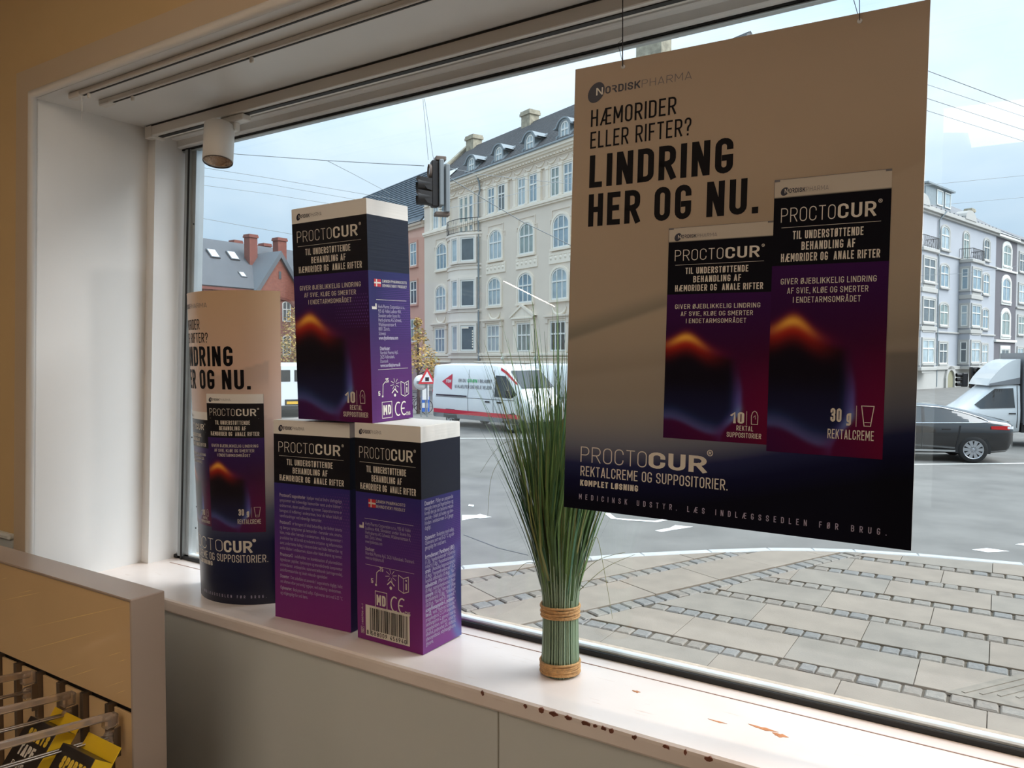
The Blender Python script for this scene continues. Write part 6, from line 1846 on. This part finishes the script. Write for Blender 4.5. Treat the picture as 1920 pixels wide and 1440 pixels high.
# white box truck behind the car
tk = empty('box_truck', label='white box truck at the right picture edge behind the black car', cat='truck')
S = .93
B = Body([(-.25, .45, 1.14, 1.95, .90, .97, .88), (.05, .42, 1.14, 1.98, .92, .99, .88), (.45, .40, 1.14, 1.92, .92, .99, .84), (1.1, .40, 1.14, 1.36, .92, .98, .80), (1.35, .40, 1.08, 1.18, .90, .95, .76), (1.7, .44, .95, 1.06, .84, .86, .70), (1.8, .5, .84, .92, .72, .74, .6)])
B.build('cab', M_vwhite, tk)
for s_ in (-1, 1):
    bm = MB(); B.patch(bm, [(-.10, 1.22), (.86, 1.18), (1.0, 1.30), (.44, 1.80), (-.06, 1.83)], s_, .014, 18); bm.build('side_window', M_vglass, tk)
    bm = MB(); B.patch(bm, [(-.18, .6), (-.16, .6), (-.16, 1.9), (-.18, 1.9)], s_, .006, 1); bm.build('door_gap', M_plast, tk)
    bm = MB(); B.patch(bm, [(-.12, 1.02), (.08, 1.02), (.08, 1.06), (-.12, 1.06)], s_, .03, 2); bm.build('door_handle', M_plast, tk)
    for x in (1.0, -3.0): wheel(tk, x, s_ * .86, .35, .24, 6)
df = MB(); n = 8                                        # wind deflector on the cab roof
prof = [(-.24, 1.97), (.66, 1.90)] + [(.66 - .90 * k / n, 1.93 + .80 * math.sin(PI / 2 * k / n) ** .9) for k in range(1, n + 1)]
df.prism(prof, -.92, .92, 'xz').build('wind_deflector', M_vwhite, tk)
bm = MB(); bm.prism([(-.24, 1.96), (.60, 1.90), (.60, 1.96), (-.24, 2.16)], -.925, .925, 'xz'); bm.build('deflector_trim', mat('grey_vehicle_trim', (136, 138, 142), .5), tk)
bm = MB().box(-4.8, -.34, -1.08, 1.08, .75, 2.9, .02); bm.build('cargo_box', mat('white_cargo_panel', (214, 218, 216), .45), tk)
MB().box(-4.8, -.3, -.95, .95, .45, .75).build('chassis', M_plast, tk)
MB().box(-.40, -.33, -1.10, 1.10, .7, 2.92).build('box_edge', mat('grey_vehicle_trim', (136, 138, 142), .5), tk)
g = on_z(1894, 838, RZ)
yn2 = Vector((-xd.y, xd.x, 0))
tk.matrix_world = frame4(g - yn2 * (sgn * .95) , xd)

# ------------------------------------------------------------------ hanging traffic signal and wires over the crossing
M_sig = mat('signal_black', (30, 28, 30), .55); M_siggrey = mat('signal_grey_edge', (128, 134, 138), .5); M_rust = mat('rusty_bracket', (110, 96, 88), .7, var=.3, scale=20)
SD = 14.5
root = empty('hanging_signal', at(810, 345, SD), 'black traffic signal hanging on wires before the pale house', 'traffic signal')
Mx = Matrix((RX, (FW - RX * FW.dot(RX)).normalized(), (0, 0, 1))).transposed()
Mx = Matrix.Rotation(math.atan2(RX.y, RX.x) + .30, 4, 'Z')          # its lamps face left along the road
root.rotation_euler = Mx.to_euler()
u = SD / F                                                          # metres per pixel there
bm = MB().box(-.02, .12, -.09, .09, -.44, .44, .02); bm.build('housing', M_sig, root)
MB().box(.12, .205, -.15, .12, -.42, .45, .015).build('back_plate', M_siggrey, root)
MB().box(.235, .315, -.17, .08, -.54, .36, .01).build('back_plate', M_siggrey, root)
MB().box(.06, .26, -.10, .10, .44, .52, .01).build('top_bracket', M_rust, root); MB().box(.05, .33, -.10, .10, -.60, -.53, .01).build('bottom_bracket', M_rust, root)
for k, z in enumerate((.24, -.02, -.27)):
    T = Matrix.Translation((-.02, 0, z)) @ Matrix.Rotation(-PI / 2, 4, 'Y')
    if k == 0:
        MB().lathe([(0, .03), (.07, .028), (.11, .015), (.125, 0)], n=20, M=T).build('lens', mat('grey_signal_lens', (170, 172, 172), .15, spec=.8), root, label='top lens, shiny grey')
        bm = MB(); bm.lathe([(.13, 0), (.13, .05)], n=20, M=T); bm.build('visor', M_rust, root)
    else:
        bm = MB(); bm.lathe([(.125, 0), (.135, .28), (.125, .28), (.115, 0)], n=20, M=T, a0=PI * -.2, a1=PI * 1.2) if False else bm.lathe([(.13, 0), (.14, .27)], n=20, M=T @ Matrix.Rotation(PI / 2, 4, 'Z'), a0=-PI * .15, a1=PI * 1.15)
        bm.prism([(-.02, z + .10), (-.29, z + .13), (-.12, z - .10), (-.02, z - .13)], -.13, .13, 'xz')
        bm.build('visor', M_sig, root)
M_wire = mat('grey_steel_wire', (122, 128, 132), .5)
def to_facade(px, py):
    r = ray(px, py); n = Vector((.37067, .92876, 0)); return r * (FO.dot(n) / r.dot(n))
def wire(pts, label, depth=(14.5, 14.5), r=.008, end=None):
    P = [at(px, py, depth[0] + (depth[1] - depth[0]) * i / max(1, len(pts) - 1)) for i, (px, py) in enumerate(pts)]
    if end: P.append(to_facade(*end))
    bm = MB().tube(P, r * .75, 5); o = bm.build('overhead_wire', M_wire)
    tag(o, label, 'wire', 'overhead wires across the street')
    return o
wire([(360, 282), (457, 290), (613, 301), (700, 306), (795, 311)], 'top wire running level from the window frame to the hanging signal', (18, 14.5), .010)
wire([(613, 301), (660, 325), (730, 362)], 'wire branching down from the top wire behind the top box', (16, 26), .009)
wire([(372, 313), (500, 333), (730, 372)], 'sloping wire second from top at the left', (20, 26), .010, (745, 375))
wire([(372, 329), (500, 345), (700, 380)], 'thin sloping wire third from top at the left', (20, 26), .008, (740, 386))
wire([(372, 346), (500, 363), (680, 392)], 'thin sloping wire fourth from top at the left', (20, 26), .008, (740, 402))
wire([(372, 408), (460, 424), (600, 448)], 'lowest sloping wire, just above the brick house', (22, 26), .010, (740, 470))
wire([(812, 305), (818, 312), (850, 338), (905, 372), (980, 416), (1040, 445), (1090, 470), (1140, 480)], 'thick dark wire drooping right from the hanging signal', (14.5, 16), .011, (1200, 500))
wire([(818, 310), (900, 327), (1040, 342), (1100, 347), (1200, 352)], 'thin wire running level right from the hanging signal', (14.5, 20), .008)
wire([(824, 393), (900, 380), (980, 360), (1085, 328), (1140, 310)], 'faint wire rising right from the foot of the hanging signal', (14.5, 24), .007)
wire([(803, 300), (798, 240), (793, 185)], 'left one of two wires the signal hangs from', (14.5, 14.5), .006)
wire([(813, 300), (805, 245), (796, 185)], 'right one of two wires the signal hangs from', (14.5, 14.5), .006)
wire([(1680, 108), (1740, 133), (1930, 204)], 'highest wire right of the poster', (16, 16), .010)
wire([(1680, 140), (1740, 159), (1930, 222)], 'second wire right of the poster', (17, 17), .007)
wire([(1680, 164), (1740, 185), (1930, 247)], 'third wire right of the poster', (17, 17), .009)
wire([(1680, 188), (1740, 208), (1930, 268)], 'fourth wire right of the poster', (17, 17), .008)
wire([(1680, 354), (1736, 347), (1930, 328)], 'wire just above the roof of the white house', (30, 34), .012)
wire([(1680, 388), (1787, 382), (1930, 369)], 'wire crossing the roof ridge of the white house', (30, 34), .010)
wire([(1700, 518), (1800, 513), (1880, 504), (1930, 494)], 'wire sagging before the upper windows of the white house', (34, 36), .012)
# ------------------------------------------------------------------ street signals and signs
def signal_post(px, depth, label):
    base = at(px, 700, depth); g = Vector((base.x, base.y, RZ)); u = depth / F
    r = empty('traffic_signal', g, label, 'traffic signal'); r.rotation_euler.z = math.atan2(RX.y, RX.x)
    MB().tube([(0, 0, 0), (0, 0, -RZ + (671 - 690) * u)], .06, 8).build('post', M_sig, r)
    def head(dx, y0, y1, w, rot, name):
        z1, z0 = -RZ + (671 - y0) * u, -RZ + (671 - y1) * u; h = z1 - z0
        bm = MB().box(dx * u - w / 2, dx * u + w / 2, -.12, .12, z0, z1, .04).build('signal_head', M_sig, r)
        for k in range(3):
            T = Matrix.Translation((dx * u + (-w / 2 if rot < 0 else w / 2 if rot > 0 else 0), -.12 if rot == 0 else 0, z0 + h * (k + .5) / 3)) @ Matrix.Rotation(PI / 2 if rot == 0 else 0, 4, 'X') @ (Matrix.Rotation(rot * PI / 2, 4, 'Y') if rot else Matrix.Identity(4))
            MB().lathe([(h * .13, 0), (h * .14, .22)], n=12, M=T).build('visor', M_sig, bm)
    head(1.5, 687, 727, .34, 0, ''); head(-17, 698, 724, .24, -1, ''); head(19, 698, 722, .24, 1, '')
    MB().box(24 * u - .12, 24 * u + .12, -.14, -.12, -RZ + (671 - 712) * u, -RZ + (671 - 703) * u).build('lens', M_redl, r, label='red lens')
    return r
signal_post(1825, 33, 'black traffic signal with three heads above the black car')
M_sign_red = mat('sign_red', (200, 60, 60), .4); M_signw = mat('sign_white', (226, 226, 224), .45); M_sgrey = mat('galvanised_post', (140, 146, 150), .45, metal=.5); M_sblue = mat('sign_blue', (60, 110, 190), .4)
def sign_frame(px, py, label, name='road_sign', depth=None):
    g = on_z(px, py, RZ); r = empty(name, g, label, 'sign'); r.rotation_euler.z = math.atan2(RX.y, RX.x) + .3; return r
r = sign_frame(801, 782, 'red bordered triangular warning sign beside the van')
MB().tube([(0, .03, 0), (0, .03, 2.2)], .03, 6).build('post', M_sgrey, r)
MB().prism([(-.42, 1.55), (.42, 1.55), (0, 2.3)], -.01, .01, 'xz').build('red_plate', M_sign_red, r)
MB().prism([(-.27, 1.64), (.27, 1.64), (0, 2.12)], -.016, -.008, 'xz').build('white_field', M_signw, r)
MB().box(-.09, .09, -.02, -.015, 1.68, 1.86).build('symbol', M_sig, r)
r = sign_frame(790, 782, 'small white round sign left of the warning sign')
MB().tube([(0, .03, 0), (0, .03, 1.95)], .03, 6).build('post', M_sgrey, r)
MB().lathe([(0, -.012), (.36, -.012), (.36, .012), (0, .012)], (0, 0, 1.62), 20, Matrix.Rotation(PI / 2, 4, 'X')).build('plate', M_signw, r)
MB().box(-.22, .22, -.02, -.012, 1.56, 1.68).build('symbol', M_sgrey, r)
r = sign_frame(797, 776, 'blue and white poster stand beside the bicycles', 'poster_stand')
MB().box(-.22, .22, -.03, .03, .1, .85, .01).build('board', M_sblue, r); MB().box(-.15, .15, -.036, -.03, .3, .55).build('white_field', M_signw, r)
r = sign_frame(798, 779, 'narrow white notice on a post behind the van', 'notice_post')
MB().box(-.16, .16, -.02, .02, .75, 1.45, .01).build('board', M_signw, r); MB().tube([(0, .03, 0), (0, .03, 1.5)], .03, 6).build('post', M_sgrey, r)
def bicycle(px, py, label):
    g = on_z(px, py, RZ); r = empty('bicycle', g, label, 'bicycle', 'bicycles parked by the tree'); r.rotation_euler.z = math.atan2(RX.y, RX.x) + .5
    for x in (-.52, .52):
        w = MB(); w.tube([(x + .34 * math.cos(t), 0, .345 + .34 * math.sin(t)) for t in np.linspace(0, 2 * PI, 25)], .018, 5, False)
        for k in range(8): w.tube([(x, 0, .345), (x + .33 * math.cos(k * PI / 4), 0, .345 + .33 * math.sin(k * PI / 4))], .003, 3)
        w.build('wheel', M_tyre, r)
    b_ = MB()
    for P in ([(-.52, 0, .345), (-.1, 0, .33), (-.22, 0, .82), (-.52, 0, .345)], [(-.1, 0, .33), (.36, 0, .80), (-.2, 0, .76)], [(.34, 0, .92), (.38, 0, .75), (.52, 0, .345)]): b_.tube(P, .018, 5)
    b_.build('frame', M_iron, r); MB().box(-.36, -.12, -.07, .07, .84, .90, .02).build('saddle', M_plast, r)
    MB().tube([(.22, -.25, .98), (.34, -.2, 1.0), (.34, .2, 1.0), (.22, .25, .98)], .015, 5).build('handlebar', M_plast, r)
bicycle(781, 776, 'bicycle parked left of the blue poster stand'); bicycle(770, 773, 'second bicycle parked further left beside the top box')
